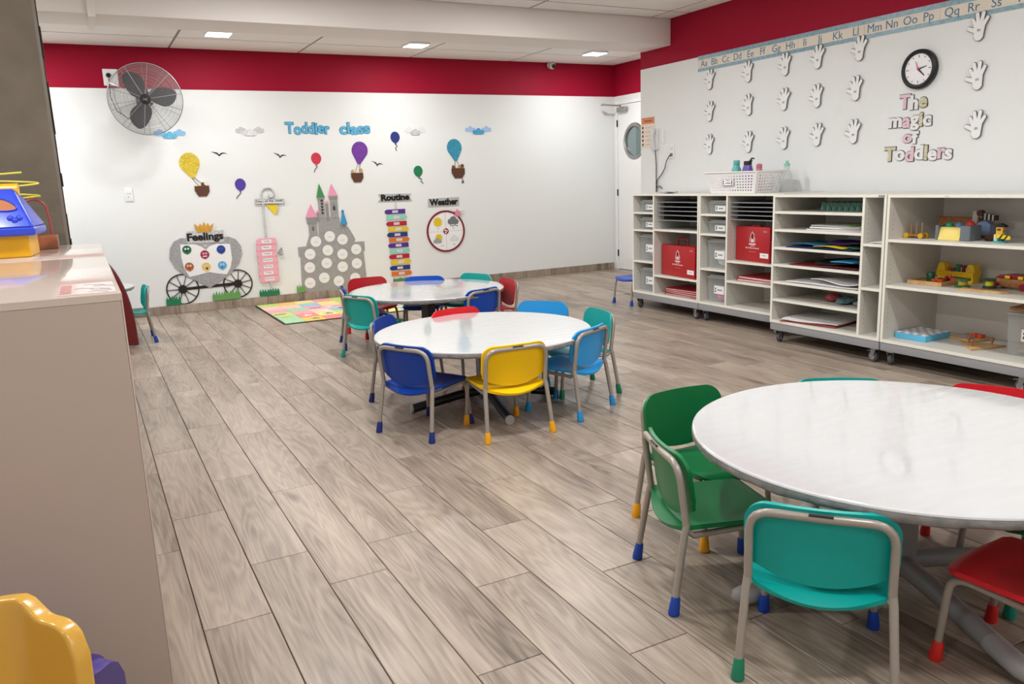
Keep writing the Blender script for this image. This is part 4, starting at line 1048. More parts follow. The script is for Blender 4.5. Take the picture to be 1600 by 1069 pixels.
# bottom shelf
t = T('lattice_tray', 'light blue tray with a white lattice top on the bottom toy shelf', 4.79, 3.292, ZC, 'tray', 1)
ob('tray', MB().box(-0.108, 0.108, -0.13, 0.13, 0, 0.038), toy('sky_tray', '#63bfe6'), t, bevel=0.003)
b = MB()
n = 7
for i in range(n):
    for j in range(n):
        x = -0.104+0.208*i/n; y = -0.126+0.252*j/n
        if (i+j) % 2 == 0: b.box(x, x+0.208/n*0.96, y, y+0.252/n*0.96, 0.0385, 0.042)
ob('lattice', b, toy('lattice_white', '#f3f3f5'), t, 0)
b = MB()
for i in range(n):
    for j in range(n):
        x = -0.104+0.208*i/n; y = -0.126+0.252*j/n
        if (i+j) % 2: b.box(x, x+0.208/n*0.96, y, y+0.252/n*0.96, 0.0385, 0.0405)
ob('lattice_inset', b, toy('lattice_grey', '#b3a9b6'), t, 0)
t = T('wooden_puzzle', 'flat wooden puzzle board with orange and lilac pieces behind the lattice tray', 4.985, 3.09, ZC, 'toy', -8)
ob('board', MB().box(-0.10, 0.10, -0.09, 0.09, 0, 0.012), M_nat, t, bevel=0.002)
ob('orange_pieces', MB().box(0.0, 0.035, 0.0, 0.04, 0.0122, 0.035).box(0.04, 0.075, 0.0, 0.04, 0.0122, 0.035), toy('orange_red', '#e2541f'), t, bevel=0.004)
ob('lilac_pieces', MB().box(-0.04, 0.05, -0.06, -0.015, 0.0122, 0.022), toy('lilac', '#9a94ad'), t, bevel=0.003)
t = T('triangle_board', 'triangular wooden board with three knobs on the bottom toy shelf', 4.77, 2.925, ZC)
ob('board', MB().prism([(-0.138, 0.058), (0.05, -0.118), (0.11, 0.14)][::1], 0, 0.012, 'xy'), M_nat, t, bevel=0.002)
for x, y in ((-0.06, 0.035), (-0.0, -0.03), (0.06, 0.075)):
    k_ = ob('knob', MB().tube([(x, y, 0.0122), (x, y, 0.035)], 0.005, 8), M_mid, t, 50)
    ob('knob_ball', MB().sphere((x, y, 0.044), 0.012), M_mid, k_, 60)
bx_ = storage_box('large clear box with a white label at the right of the bottom toy shelf', 4.72, 2.585, ZC, 0.36, 0.27, 0.268, None)
for i in range(4):
    t = thing('wooden_board', 'wooden puzzle board inside the large clear box, %s of four' % ('lowest', 'second', 'third', 'topmost')[i], 'board', (4.90, 2.585, ZC+0.012+i*0.045), R((3, -4, 2, 6)[i]))
    ob('board', MB().box(-0.12, 0.12, -0.09, 0.09, 0, 0.014), (M_nat, M_mid)[i % 2], t, bevel=0.002)
    ob('pieces', MB().box(-0.08, -0.01, -0.06, 0.05, 0.0142, 0.026).box(0.01, 0.08, -0.05, 0.06, 0.0142, 0.024), toy('box_red%d' % (i % 2), ('#9c4a40', '#6b5a4a')[i % 2]), t, bevel=0.002)
t = T('wooden_board', 'wooden board lying on the lid of the large clear box', 4.88, 2.585, ZC+0.2685, 'board', 4)
ob('board', MB().box(-0.125, 0.125, -0.17, 0.15, 0, 0.018), M_mid, t, bevel=0.003)
ob('inlay', MB().box(-0.08, 0.08, -0.12, 0.10, 0.0182, 0.021), M_nat, t, 0)

for nm, sc in (('stacking_trolley', 0.72), ('popup_toy', 0.80), ('zebra_toy', 0.72), ('crossing_toy', 0.64), ('hammer_bench', 0.76), ('wooden_spool', 0.78), ('wooden_spool.001', 0.8),
               ('wooden_car', 0.85), ('wooden_cup', 0.85), ('wooden_block', 0.8), ('wooden_block.001', 0.8), ('wooden_block.002', 0.8), ('wheeled_toy', 0.7), ('black_block', 0.8), ('wooden_box', 0.80), ('lattice_tray', 1.0)):
    bpy.data.objects[nm].scale = (sc, sc, sc)
# ------------------------------------------------------------------ on top of the shelves
M_bask = mat('basket_white', '#f3f1f0', 0.4)
t = thing('plastic_basket', 'white perforated plastic basket of bottles on top of the shelves', 'basket', (4.94, 5.10, H+0.0005), RIGHT)
def basket():
    b = MB(); hgt = 0.172
    def pt(side, s, k):   # s along 0..1, k height 0..1
        a = 0.255+0.055*k; c = 0.135+0.035*k; z = 0.003+k*(hgt-0.003)
        q = {0: (-a+2*a*s, -c), 1: (a, -c+2*c*s), 2: (a-2*a*s, c), 3: (-a, c-2*c*s)}[side]
        return (q[0], q[1], z)
    holes = MB()
    for side, n in ((0, 16), (1, 9), (2, 16), (3, 9)):
        rows = 6
        ks = [0.0]; 
        for r_ in range(rows): ks += [0.10+r_*0.135, 0.10+r_*0.135+0.055]
        ks.append(1.0)
        ss = [0.0]
        for i in range(n): c_ = (i+1.5)/(n+2); ss += [c_-0.19/n, c_+0.19/n]
        ss.append(1.0)
        P = {}
        for i, s in enumerate(ss):
            for j, k in enumerate(ks): P[i, j] = len(b.v); b.v.append(pt(side, s, k))
        for i in range(len(ss)-1):
            for j in range(len(ks)-1):
                if i % 2 == 1 and j % 2 == 1:
                    if not (side == 0 and 5 <= i//2 <= 9 and 1 <= j//2 <= 3): continue
                b.f.append((P[i, j], P[i+1, j], P[i+1, j+1], P[i, j+1]))
    b.box(-0.254, 0.254, -0.134, 0.134, 0, 0.003)
    return b
ob('basket_wall', basket(), M_bask, t, 0)
rim = [(x, y, 0.172) for x, y in rrect(-0.311, 0.311, -0.171, 0.171, 0.03)]
ob('rim', MB().tube(rim, 0.006, 8, closed=True), M_bask, t, 60)
l = ob('label', MB().box(-0.10, 0.045, -0.1605, -0.1590, 0.064, 0.118), mat('label_border', '#8f7f9c', 0.5), t, 0)
ob('label_paper', MB().box(-0.096, 0.041, -0.1612, -0.1605, 0.067, 0.115), M_label, l, 0)
b = MB().prism(circ(-0.078, 0.098, 0.008, 12), 0.1612, 0.1616).prism([(-0.09, 0.075), (-0.066, 0.075), (-0.078, 0.09)], 0.1612, 0.1616)
for i in range(4): b.box(-0.045+i*0.011, -0.037+i*0.011, -0.1616, -0.1612, 0.102, 0.108)
for i in range(5): b.box(-0.050+i*0.012, -0.041+i*0.012, -0.1616, -0.1612, 0.080, 0.088)
b.box(0.018, 0.028, -0.1616, -0.1612, 0.072, 0.108)
ob('label_print', b, M_ink, l, 0)
def bottle(name, label, x, y, z, prof, m_, cap, capm, extra=None):
    t = thing(name, label, 'bottle', (x, y, z), RIGHT)
    ob('body', MB().lathe(prof, 28), m_, t, 50)
    ob('cap', MB().lathe(cap, 24), capm, t, 40)
    if extra: extra(t)
zb_ = H+0.004
M_teal = mat('bottle_teal', '#5fb5ae', 0.3); M_purp = mat('bottle_purple', '#6b4fae', 0.2); M_pinkb = mat('bottle_pink', '#c66f86', 0.3)
bottle('teal_bottle', 'teal plastic bottle at the left in the white basket', 4.93, 5.185, zb_, [(0.036, 0), (0.04, 0.004), (0.04, 0.19), (0.026, 0.222)], M_teal, [(0.0255, 0.2225), (0.0265, 0.224), (0.0265, 0.262), (0.024, 0.266)], M_teal)
def spout(t):
    ob('spout', MB().tube([(0.018, 0, 0.250), (0.045, 0, 0.277), (0.070, 0, 0.272)], 0.006, 8).tube([(0.028, 0, 0.240), (0.05, 0, 0.262)], 0.005, 8), M_black, t, 60)
bottle('purple_bottle', 'purple bottle with a black spouted lid in the white basket', 4.93, 5.055, zb_, [(0.04, 0), (0.044, 0.004), (0.044, 0.185), (0.033, 0.222)], M_purp, [(0.0325, 0.2225), (0.033, 0.225), (0.033, 0.25), (0.030, 0.256)], M_black, spout)
bottle('pink_bottle', 'small pink bottle beside the purple one in the white basket', 4.97, 4.965, zb_, [(0.028, 0), (0.03, 0.004), (0.03, 0.17), (0.02, 0.19)], M_pinkb, [(0.0195, 0.1905), (0.024, 0.195), (0.024, 0.22), (0.015, 0.23)], M_pinkb)
bottle('clear_bottle', 'clear plastic bottle with a teal cap right of the white basket', 5.04, 4.735, H+0.0005, [(0.042, 0), (0.045, 0.004), (0.045, 0.13), (0.022, 0.185), (0.022, 0.205)], clear_plastic('bottle_clear', '#d8dbda', 0.68), [(0.024, 0.2055), (0.024, 0.225), (0.012, 0.229), (0.012, 0.248)], mat('cap_mint', '#8fcfc3', 0.35))
o = thing('pen_tray', 'flat grey-blue tray on top of the far-end shelf unit', 'tray', (4.83, 5.95, H+0.0005), RIGHT)
ob('tray', MB().shell(lambda u, v: (u*0.10*(1-0.3*(2*v-1)**2), -0.045+0.09*v, 0.018*(u*u*0.5+(2*v-1)**2*0.5)), 14, 8, -0.003), mat('tray_blue_grey', '#8a98a6', 0.35), o, 50)
ob('rim', MB().tube([(0.10*u*(1-0.3*(2*v-1)**2), -0.045+0.09*v, 0.018*(u*u*0.5+(2*v-1)**2*0.5)) for u, v in [(-1, i/8) for i in range(9)]+[(-1+i/7, 1) for i in range(1, 15)]+[(1, 1-i/8) for i in range(1, 9)]+[(1-i/7, 0) for i in range(1, 14)]], 0.0025, 6, closed=True), mat('tray_rim_grey', '#a9b2bb', 0.35), o, 60)

# ------------------------------------------------------------------ back wall display
def bd(name, label, cat, x, z, group=None): return thing(name, label, cat, (x, YB-0.0005, z), 0, group)
def rel(pts, x, z): return [(p[0]-x, p[1]-z) for p in pts]
G = lambda k, c: glitter('glitter_'+k, c)
C = lambda k, c, r=0.6: mat('card_'+k, c, r)
M_dark = C('outline', '#23242a')
# title lettering, one letter at a time
def lettering(name, label, rows, x, z, cols, outline, yrot=0, plane='back', th=0.004, grp=None, off=0.03, rim=0.025):
    t = thing(name, label, 'lettering', (x, YB-0.0005, z) if plane == 'back' else (XR-0.0005, x, z), 0 if plane == 'back' else RIGHT, grp)
    k = 0
    for s, x0, z0, w_, h_ in rows:
        # natural advance of each letter
        adv = [0]
        for i in range(1, len(s)+1):
            me = text_mesh(s[:i].replace(' ', '_'), 1.0, off, 0.5); adv.append(max(v.co.x for v in me.vertices))
        full_ = adv[-1]; kx = w_/full_
        me = text_mesh('d', 1.0, off, 0.5); hh = max(v.co.y for v in me.vertices)
        kz = h_/hh
        for i, c in enumerate(s):
            if c == ' ': continue
            me1 = text_mesh(c, 1.0, off, 0.5); xs = [v.co.x for v in me1.vertices]; ys = [v.co.y for v in me1.vertices]
            wd = (max(xs)-min(xs))*kx; right = adv[i+1]*kx
            xl = right-wd
            col = cols[k % len(cols)]; k += 1
            jig = 0.06*h_*math.sin(k*2.3)
            l = text('letter', c, col, t, x0+xl, z0+min(ys)*kz+jig, w_=wd*0.98, h_=(max(ys)-min(ys))*kz, d=th*0.6, th=th, off=off)
            if outline:
                me2 = text_mesh(c, 1.0, off+rim, 0.5); xs2 = [v.co.x for v in me2.vertices]; ys2 = [v.co.y for v in me2.vertices]
                ew = (max(xs2)-min(xs2)-max(xs)+min(xs))*kx*0.98/2; eh = (max(ys2)-min(ys2)-max(ys)+min(ys))*kz/2
                text('outline', c, outline, l, x0+xl-ew, z0+min(ys)*kz+jig-eh, w_=wd*0.98+2*ew, h_=(max(ys2)-min(ys2))*kz, d=0, th=th*0.6, off=off+rim)
    return t
lettering('title_lettering', 'blue glittery lettering reading Toddler class on the back wall', [('Toddler', 0, 0, 0.50, 0.118), ('class', 0.610, -0.004, 0.368, 0.118)], 2.127, 1.884, [G('blue', '#4fb0dd')], M_dark, off=0.035, rim=0.02)
# clouds
def cloud_pts(cx, cz, w_, h_):
    return [circ(cx-w_*0.28, cz-h_*0.12, h_*0.36, 18), circ(cx+w_*0.28, cz-h_*0.12, h_*0.36, 18), circ(cx, cz+h_*0.08, h_*0.44, 20), rect(cx-w_*0.28, cx+w_*0.28, cz-h_*0.48, cz)]
def cloud(label, x, z, w_, h_, m1, m2, splay):
    t = bd('cloud_cutout', label, 'cutout', x, z, 'cloud cutouts on the back wall')
    for s in (-1, 1):
        wallcut('side_cloud', cloud_pts(s*w_*0.29, h_*0.14, w_*0.42, h_*0.68), m1, t, 0, 0.003)
    wallcut('front_cloud', cloud_pts(0, -h_*0.12, w_*0.5, h_*0.72), m2, t, 0.003, 0.007)
cloud('blue cloud cutout with a glitter centre, at the lower right of the fan', 0.925, 1.888, 0.33, 0.098, C('pale_blue', '#8fbfe8'), G('sky', '#5bbbe6'), 1)
cloud('silver cloud cutout left of the title lettering', 1.740, 1.910, 0.32, 0.098, G('silver', '#c9c9ca'), G('silver_pale', '#e6e6e6'), 1)
cloud('silver cloud cutout right of the title lettering', 3.668, 1.903, 0.28, 0.098, C('pale_grey', '#e4e4e2'), G('silver', '#c9c9ca'), 1)
cloud('blue cloud cutout with a glitter centre, above the teal hot air balloon', 4.51, 1.908, 0.385, 0.105, C('pale_blue2', '#a9c6ee'), G('teal_sky', '#3f9fd0'), 1)
# birds
def bird(label, x, z, w_, rot):
    t = bd('bird_cutout', label, 'cutout', x, z, 'black bird cutouts on the back wall')
    h = w_/2
    o = [(0, -0.016), (0.25*h, 0.004), (0.55*h, 0.016), (h, 0.010), (0.6*h, 0.024), (0.25*h, 0.020), (0, 0.002), (-0.25*h, 0.024), (-0.6*h, 0.030), (-h, 0.034), (-0.55*h, 0.020), (-0.25*h, 0.006)]
    c, s = math.cos(rot), math.sin(rot)
    wallcut('wings', [(p[0]*c-p[1]*s, p[0]*s+p[1]*c) for p in o], M_black, t, 0, 0.004)
bird('black bird cutout between the yellow balloon and silver cloud', 1.395, 1.667, 0.165, 0)
bird('black bird cutout below the word Toddler', 2.040, 1.637, 0.145, -0.1)
bird('black bird cutout right of the purple hot air balloon', 3.163, 1.520, 0.135, -0.15)
# hot air balloons
def balloon_pts(x, ztop, w_, ztip):
    hgt = ztop-ztip; r = w_/2; o = []
    for i in range(33):
        a = -PI*0.14+PI*1.28*i/32
        o.append((x+r*math.cos(a), ztop-r*1.05+r*1.05*math.sin(a)))
    o += [(x-w_*0.09, ztip), (x+w_*0.09, ztip)]
    return o
def hot_balloon(label, x, ztop, w_, ztip, tilt, bx, btop, bbot, bw, m_, seed):
    z0 = ztip
    t = bd('hot_air_balloon', label, 'cutout', x, z0, 'hot air balloon cutouts on the back wall')
    o = rel(balloon_pts(x, ztop, w_, ztip), x, z0); c, s = math.cos(tilt), math.sin(tilt)
    rt = lambda p: (p[0]*c-p[1]*s, p[0]*s+p[1]*c)
    wallcut('envelope', [rt(p) for p in o], m_, t, 0, 0.006)
    dx = bx-x; 
    b = MB()
    for s_ in (-1, 1): b.tube([(s_*w_*0.06, -0.004, 0), (dx+s_*bw*0.2, -0.004, btop-z0)], 0.0025, 5)
    ob('rope', b, M_dark, t, 0)
    q = [(dx-bw/2, btop-z0), (dx+bw/2, btop-z0), (dx+bw/2, btop-z0-(btop-bbot)*0.55), (dx+bw*0.28, bbot-z0), (dx-bw*0.28, bbot-z0), (dx-bw/2, btop-z0-(btop-bbot)*0.45)]
    wallcut('basket', q, C('brown', '#5a3420'), t, 0.004, 0.009)
    rr = random.Random(seed)
    cols = [C('ivory', '#e9e2d6'), C('tan', '#c79d6a'), C('brown2', '#6a4a36')]
    for i in range(4):
        wallcut('passenger', [circ(dx-bw*0.33+bw*0.22*i, btop-z0+0.015+0.012*(i % 2), 0.024, 14)], cols[(i+seed) % 3] if i != 1 else cols[0], t, 0.001+0.0005*i, 0.004+0.0005*i)
    return t
hot_balloon('yellow glitter hot air balloon cutout below the fan', 1.105, 1.696, 0.205, 1.432, 0.13, 1.182, 1.345, 1.236, 0.148, G('yellow', '#d9bd1c'), 0)
hot_balloon('purple glitter hot air balloon cutout under the title lettering', 2.940, 1.790, 0.192, 1.534, -0.13, 2.908, 1.432, 1.325, 0.145, G('purple', '#6d1f98'), 1)
hot_balloon('teal glitter hot air balloon cutout at the right of the display', 4.180, 1.806, 0.196, 1.542, 0.07, 4.205, 1.452, 1.330, 0.178, G('teal', '#1c8fae'), 2)
t = bd('pendant_cutout', 'tiny dark pendant hanging below the teal hot air balloon basket', 'cutout', 4.262, 1.287)
wallcut('bell', [(-0.018, -0.02), (0.02, -0.015), (0.008, 0.02), (-0.006, 0.02)], C('grey_blue', '#4d5567'), t, 0, 0.004)
ob('string', MB().tube([(0, -0.003, 0.02), (-0.01, -0.003, 0.065)], 0.002, 5), M_dark, t)
# plain party balloons
def party(label, x, z, ex, ez, m_):
    t = bd('party_balloon', label, 'cutout', x, z, 'plain party balloon cutouts')
    o = [(0.058*math.cos(a)*(1-0.10*math.sin(-a) if math.sin(a) < 0 else 1), 0.066*math.sin(a)) for a in [2*PI*i/28 for i in range(28)]]
    sx = (ex-x)/max(0.01, z-ez)*0.3
    wallcut('balloon', o, m_, t, 0, 0.005)
    wallcut('knot', [(-0.012+sx*0.1, -0.079), (0.012+sx*0.1, -0.079), (0.0, -0.060)], m_, t, 0, 0.005)
    dx, dz = ex-x, ez-z
    ob('string', MB().tube([(0, -0.003, -0.078), (dx*0.5+0.016, -0.003, -0.078+(dz+0.078)*0.3), (dx*0.55-0.008, -0.003, -0.078+(dz+0.078)*0.6), (dx, -0.003, dz)], 0.0042, 6), M_dark, t, 60)
party('red party balloon cutout above the castle', 2.442, 1.606, 2.411, 1.455, C('balloon_red', '#cf3148'))
party('navy party balloon cutout beside the silver cloud', 3.406, 1.832, 3.414, 1.676, C('balloon_navy', '#20307f'))
party('green party balloon cutout between two hot air balloons', 3.674, 1.430, 3.733, 1.286, C('balloon_green', '#0f7a4d'))
party('purple party balloon cutout above the days of the week post', 1.582, 1.345, 1.528, 1.195, C('balloon_purple', '#4f3aa0'))
# ---- feelings carriage
cx0, cz0 = 1.15, 0.247
t = bd('carriage_display', 'silver heart-shaped carriage display with the sign Feelings, left on the back wall', 'display', cx0, cz0)
def P2(*p): return rel(p, cx0, cz0)
heart = P2((1.147, 0.245), (1.03, 0.325), (0.915, 0.40), (0.82, 0.49), (0.775, 0.60), (0.790, 0.70), (0.835, 0.77), (0.905, 0.805), (1.0, 0.795), (1.08, 0.74), (1.15, 0.695), (1.22, 0.735), (1.31, 0.785), (1.40, 0.790), (1.475, 0.755), (1.52, 0.68), (1.525, 0.59), (1.48, 0.49), (1.39, 0.39), (1.27, 0.31))
wallcut('carriage_body', heart, G('silver_dark', '#a2a2a4'), t, 0.004, 0.009)
wallcut('window', P2((0.896, 0.737), (1.04, 0.733), (1.110, 0.700), (1.15, 0.66), (1.19, 0.70), (1.27, 0.722), (1.406, 0.709), (1.412, 0.55), (1.385, 0.45), (1.342, 0.380), (1.25, 0.395), (1.158, 0.420), (1.06, 0.40), (0.954, 0.383), (0.91, 0.48), (0.893, 0.60)), C('white', '#f5f5f4'), t, 0.009, 0.012)
sg = wallcut('sign', P2((0.975, 0.872), (1.357, 0.865), (1.343, 0.732), (0.963, 0.745)), G('silver', '#c9c9ca'), t, 0.009, 0.014)
text('sign_lettering', 'Feelings', M_black, sg, 0.972-cx0, 0.742-cz0, w_=0.372, h_=0.108, d=0.014, th=0.003, off=0.04)
cr_ = P2((1.079, 0.856), (1.219, 0.853), (1.262, 0.948), (1.215, 0.915), (1.197, 0.952), (1.178, 0.915), (1.159, 0.968), (1.138, 0.918), (1.118, 0.952), (1.102, 0.916), (1.058, 0.950))
wallcut('crown', cr_, G('gold', '#d79b1f'), t, 0.014, 0.018)
def ring_strip(b, cx, cz, r0, r1, d0, d1, n=44, a0=0, a1=2*PI):
    vs = []; full_ = abs(a1-a0-2*PI) < 1e-6; k = n if full_ else n+1
    for r_, d_ in ((r0, d0), (r1, d0), (r1, d1), (r0, d1)):
        vs += [(cx+r_*math.cos(a0+(a1-a0)*i/n), -d_, cz+r_*math.sin(a0+(a1-a0)*i/n)) for i in range(k)]
    fs = [(q*k+i, q*k+(i+1) % k, ((q+1) % 4)*k+(i+1) % k, ((q+1) % 4)*k+i) for q in range(4) for i in range(n)]
    b.add(vs, fs)
M_wheel = C('wheel_black', '#181311', 0.45)
for wx, wz, wr, ph in ((0.872, 0.257, 0.168, 0.0), (1.448, 0.266, 0.158, 0.2)):
    b = MB(); ring_strip(b, wx-cx0, wz-cz0, wr-0.013, wr, 0.001, 0.008)
    wh = ob('wheel', b, M_wheel, t, 30)
    ob('hub', MB().prism(circ(wx-cx0, wz-cz0, 0.046, 24), 0.001, 0.012), M_wheel, wh, 30)
    for i in range(10):
        a = ph+2*PI*i/10; c, s = math.cos(a), math.sin(a)
        ob('spoke', MB().prism([(wx-cx0+0.03*c-0.004*s, wz-cz0+0.03*s+0.004*c), (wx-cx0+0.03*c+0.004*s, wz-cz0+0.03*s-0.004*c), (wx-cx0+(wr-0.008)*c+0.003*s, wz-cz0+(wr-0.008)*s-0.003*c), (wx-cx0+(wr-0.008)*c-0.003*s, wz-cz0+(wr-0.008)*s+0.003*c)], 0.001, 0.006), M_wheel, wh, 0)
wallcut('axle', P2((0.87, 0.242), (1.44, 0.252), (1.44, 0.284), (0.87, 0.272)), M_wheel, t, 0.0012, 0.0042)
def face(x, z, c, k, kind):
    x -= cx0; z -= cz0
    f = wallcut('feeling_face', [circ(x, z, 0.046, 24), [(x-0.008, z-0.043), (x+0.010, z-0.043), (x+0.002, z-0.056)]], C('face_'+k, c), t, 0.0125, 0.015)
    W = C('white', '#f5f5f4')
    e = wallcut('eye', [circ(x-0.014, z+0.010, 0.010, 10), circ(x+0.014, z+0.010, 0.010, 10)], W if kind != 'asleep' else C('face_dark', '#3f5f9c'), f, 0.0151, 0.0158)
    if kind not in ('asleep', 'glad'): wallcut('pupil', [circ(x-0.013, z+0.009, 0.0045, 8), circ(x+0.015, z+0.009, 0.0045, 8)], M_black, f, 0.0158, 0.0163)
    mo = {'glad': [(x-0.02, z-0.008), (x+0.02, z-0.008), (x, z-0.026)], 'cross': rect(x-0.022, x+0.022, z-0.024, z-0.014), 'asleep': rect(x-0.01, x+0.01, z-0.02, z-0.017), 'scared': circ(x, z-0.02, 0.010, 10), 'sick': circ(x+0.006, z-0.018, 0.012, 10), 'sad': circ(x-0.004, z-0.020, 0.011, 10)}[kind]
    wallcut('mouth', mo, {'cross': W, 'scared': C('face_red', '#8c1515'), 'sad': C('face_dark', '#3f5f9c')}.get(kind, M_dark), f, 0.0151, 0.0158)
face(0.957, 0.678, '#1d6b4c', 'green', 'glad'); face(1.134, 0.614, '#a51b44', 'crimson', 'cross'); face(1.306, 0.656, '#1f3f94', 'navy', 'asleep')
face(0.962, 0.495, '#b2683a', 'orange', 'scared'); face(1.134, 0.480, '#e8c368', 'yellow', 'sick'); face(1.302, 0.482, '#58aede', 'light_blue', 'sad')
def grass(label, x0, x1, z0, z1, m_, n, seed):
    rr = random.Random(seed); x = (x0+x1)/2
    t = bd('grass_cutout', label, 'cutout', x, z0, 'paper grass tufts along the skirting')
    w_ = x1-x0; o = [(-w_/2, 0.0), (w_/2, 0.0)]
    hh = z1-z0
    for i in range(n):
        xa = w_/2-w_*i/n; xm = xa-w_/n*rr.uniform(0.3, 0.7); xb = xa-w_/n
        o.append((xa-0.002, hh*rr.uniform(0.42, 0.6))) if i else o.append((xa, hh*0.45))
        o.append((xm, hh*rr.uniform(0.78, 1.0)))
    o.append((-w_/2, hh*0.5))
    wallcut('blades', o, m_, t, 0.0125, 0.016)
M_gd, M_gl = C('grass_dark', '#0e7a4e'), C('grass_light', '#6aa457')
grass('dark green paper grass in front of the left carriage wheel', 0.690, 0.838, 0.096, 0.208, M_gd, 6, 1)
grass('light green paper grass in front of the right carriage wheel', 1.165, 1.462, 0.100, 0.210, M_gl, 10, 2)
grass('dark green paper grass below the pink day plates', 1.668, 1.892, 0.100, 0.185, M_gd, 8, 3)
grass('green paper grass at the left foot of the castle', 2.088, 2.186, 0.101, 0.198, M_gl, 4, 4)
grass('green paper grass below the routine arrows', 3.262, 3.455, 0.117, 0.170, C('grass_mid', '#4a8a4e'), 7, 5)
# ---- days of the week post
px, pz = 1.795, 0.176
t = bd('days_post', 'silver hooked post with the sign Days of the week and pink day plates', 'display', px, pz)
hook = [(1.797, -0.004, 0.16)]
pts = [(1.805, 0.165), (1.800, 0.75), (1.798, 1.16), (1.790, 1.22), (1.800, 1.27), (1.832, 1.297), (1.870, 1.302), (1.908, 1.288), (1.931, 1.250), (1.930, 1.215), (1.905, 1.192), (1.880, 1.197), (1.868, 1.215), (1.878, 1.232)]
ob('post', MB().tube([(p[0]-px, -0.008, p[1]-pz) for p in pts], 0, 8, radii=[0.014]*3+[0.013]*6+[0.011, 0.010, 0.009, 0.008, 0.006]), G('silver', '#c9c9ca'), t, 60)
s_ = wallcut('sign', rel([(1.718, 1.130), (2.029, 1.122), (2.033, 1.166), (1.722, 1.176)], px, pz), C('sign_grey', '#dcdcdc'), t, 0.017, 0.020)
wallcut('sign_border', rel([(1.714, 1.126), (2.033, 1.118), (2.037, 1.170), (1.718, 1.180)], px, pz), C('sign_dark', '#77777a'), s_, 0.0155, 0.017)
text('sign_lettering', 'Days of the week', M_dark, s_, 1.728-px, 1.136-pz, w_=0.295, h_=0.034, d=0.020, th=0.001, off=0.012)
wallcut('lantern', rel([(1.833, 1.113), (1.945, 1.118), (1.958, 1.07), (1.935, 1.004), (1.915, 1.004)], px, pz), C('lantern_yellow', '#efcf2a'), t, 0.004, 0.008)
ob('lantern_edge', MB().tube([(p[0]-px, -0.008, p[1]-pz) for p in ((1.945, 1.118), (1.975, 1.115), (1.970, 1.06), (1.94, 1.0))], 0.004, 6), G('silver', '#c9c9ca'), t)
M_pink = C('pink', '#f1aebc')
for (x, z), dn in zip(((1.799, 0.710), (1.791, 0.641), (1.790, 0.572), (1.792, 0.501), (1.794, 0.430), (1.789, 0.358), (1.794, 0.288)), ('Sunday', 'Monday', 'Tuesday', 'Wednesday', 'Thursday', 'Friday', 'Saturday')):
    x -= px; z -= pz
    p_ = wallcut('day_plate', rrect(x-0.112, x+0.112, z-0.036, z+0.036, 0.030), M_pink, t, 0.018, 0.0215)
    pp = wallcut('plate_label', rect(x-0.052, x+0.052, z-0.018, z+0.018), C('white', '#f5f5f4'), p_, 0.0215, 0.0225)
    wd = 0.011*len(dn)
    text('plate_lettering', dn, C('ink', '#5a5258'), p_, x-wd/2, z-0.008, w_=wd, h_=0.020, d=0.0225, th=0.0006, off=0.005)
b = MB()
rr = random.Random(4)
for i in range(16):
    a = rr.uniform(-0.7, 0.8); b.tube([(1.905-px, -0.02, 0.57-pz), (1.905-px+0.035*math.cos(a), -0.025-0.01*rr.random(), 0.575-pz+0.05*math.sin(a)), (1.91-px+0.06*math.cos(a), -0.02-0.02*rr.random(), 0.585-pz+0.075*math.sin(a))], 0.004, 5)
ob('feather', b, C('feather_grey', '#a9a8aa'), t)['kind'] = 'stuff'
# ---- generic grey castle
kx, kz = 2.54, 0.101
t = bd('castle_display', 'grey paper castle with pink, green and blue roofs and round white name discs', 'display', kx, kz)
K = lambda *p: rel(p, kx, kz)
M_stone = mat('card_stone', '#a09f9e', 0.65, noise=0.10, nscale=25, bump=0.1, bscale=40); M_stone2 = C('stone_dark', '#8f8e8e'); M_line = C('stone_line', '#6b6a6a')
wallcut('castle_wall', K((2.405, 0.942), (2.655, 0.936), (2.664, 0.825), (2.754, 0.812), (2.808, 0.711), (2.828, 0.664), (2.817, 0.635), (2.935, 0.634), (2.934, 0.520), (2.918, 0.514), (2.930, 0.259), (2.928, 0.078), (2.150, 0.099), (2.165, 0.503), (2.146, 0.512), (2.146, 0.619), (2.240, 0.622), (2.283, 0.735), (2.400, 0.735)), M_stone, t, 0, 0.004)
def tower(x0, x1, z0, z1, bat, bz, roof, rm, apex, rz):
    tw = wallcut('tower', K((x0, z0), (x1, z0), (x1, z1), (x0, z1)), M_stone, t, 0.004, 0.007)
    wallcut('battlement', K((bat[0]+0.008, bz[0]), (bat[1]-0.008, bz[0]), (bat[1], bz[1]), (bat[0], bz[1])), M_stone2, tw, 0.007, 0.009)
    wallcut('tower_roof', K((roof[0], rz), (roof[1], rz), apex), rm, tw, 0.007, 0.010)
    return tw
Mp_, Mg_, Mbl = C('roof_pink', '#ee9db8'), C('roof_green', '#3f8e4d'), C('roof_blue', '#3e98cc')
tw = tower(2.290, 2.388, 0.74, 0.88, (2.268, 2.394), (0.872, 0.948), (2.262, 2.400), Mp_, (2.333, 1.099), 0.948)
wallcut('tower_window', K(*[(2.338+0.012*math.cos(a), 0.825+0.020*math.sin(a)) for a in [PI*i/8 for i in range(9)]], (2.326, 0.795), (2.350, 0.795)), M_line, tw, 0.009, 0.010)
tw = tower(2.420, 2.490, 0.93, 1.145, (2.412, 2.502), (1.142, 1.172), (2.408, 2.502), Mg_, (2.447, 1.327), 1.170)
for z in (1.132, 1.097, 1.062, 1.027, 0.992): wallcut('tower_window', K((2.452, z-0.011), (2.474, z-0.011), (2.474, z+0.011), (2.452, z+0.011)), M_dark, tw, 0.009, 0.010)
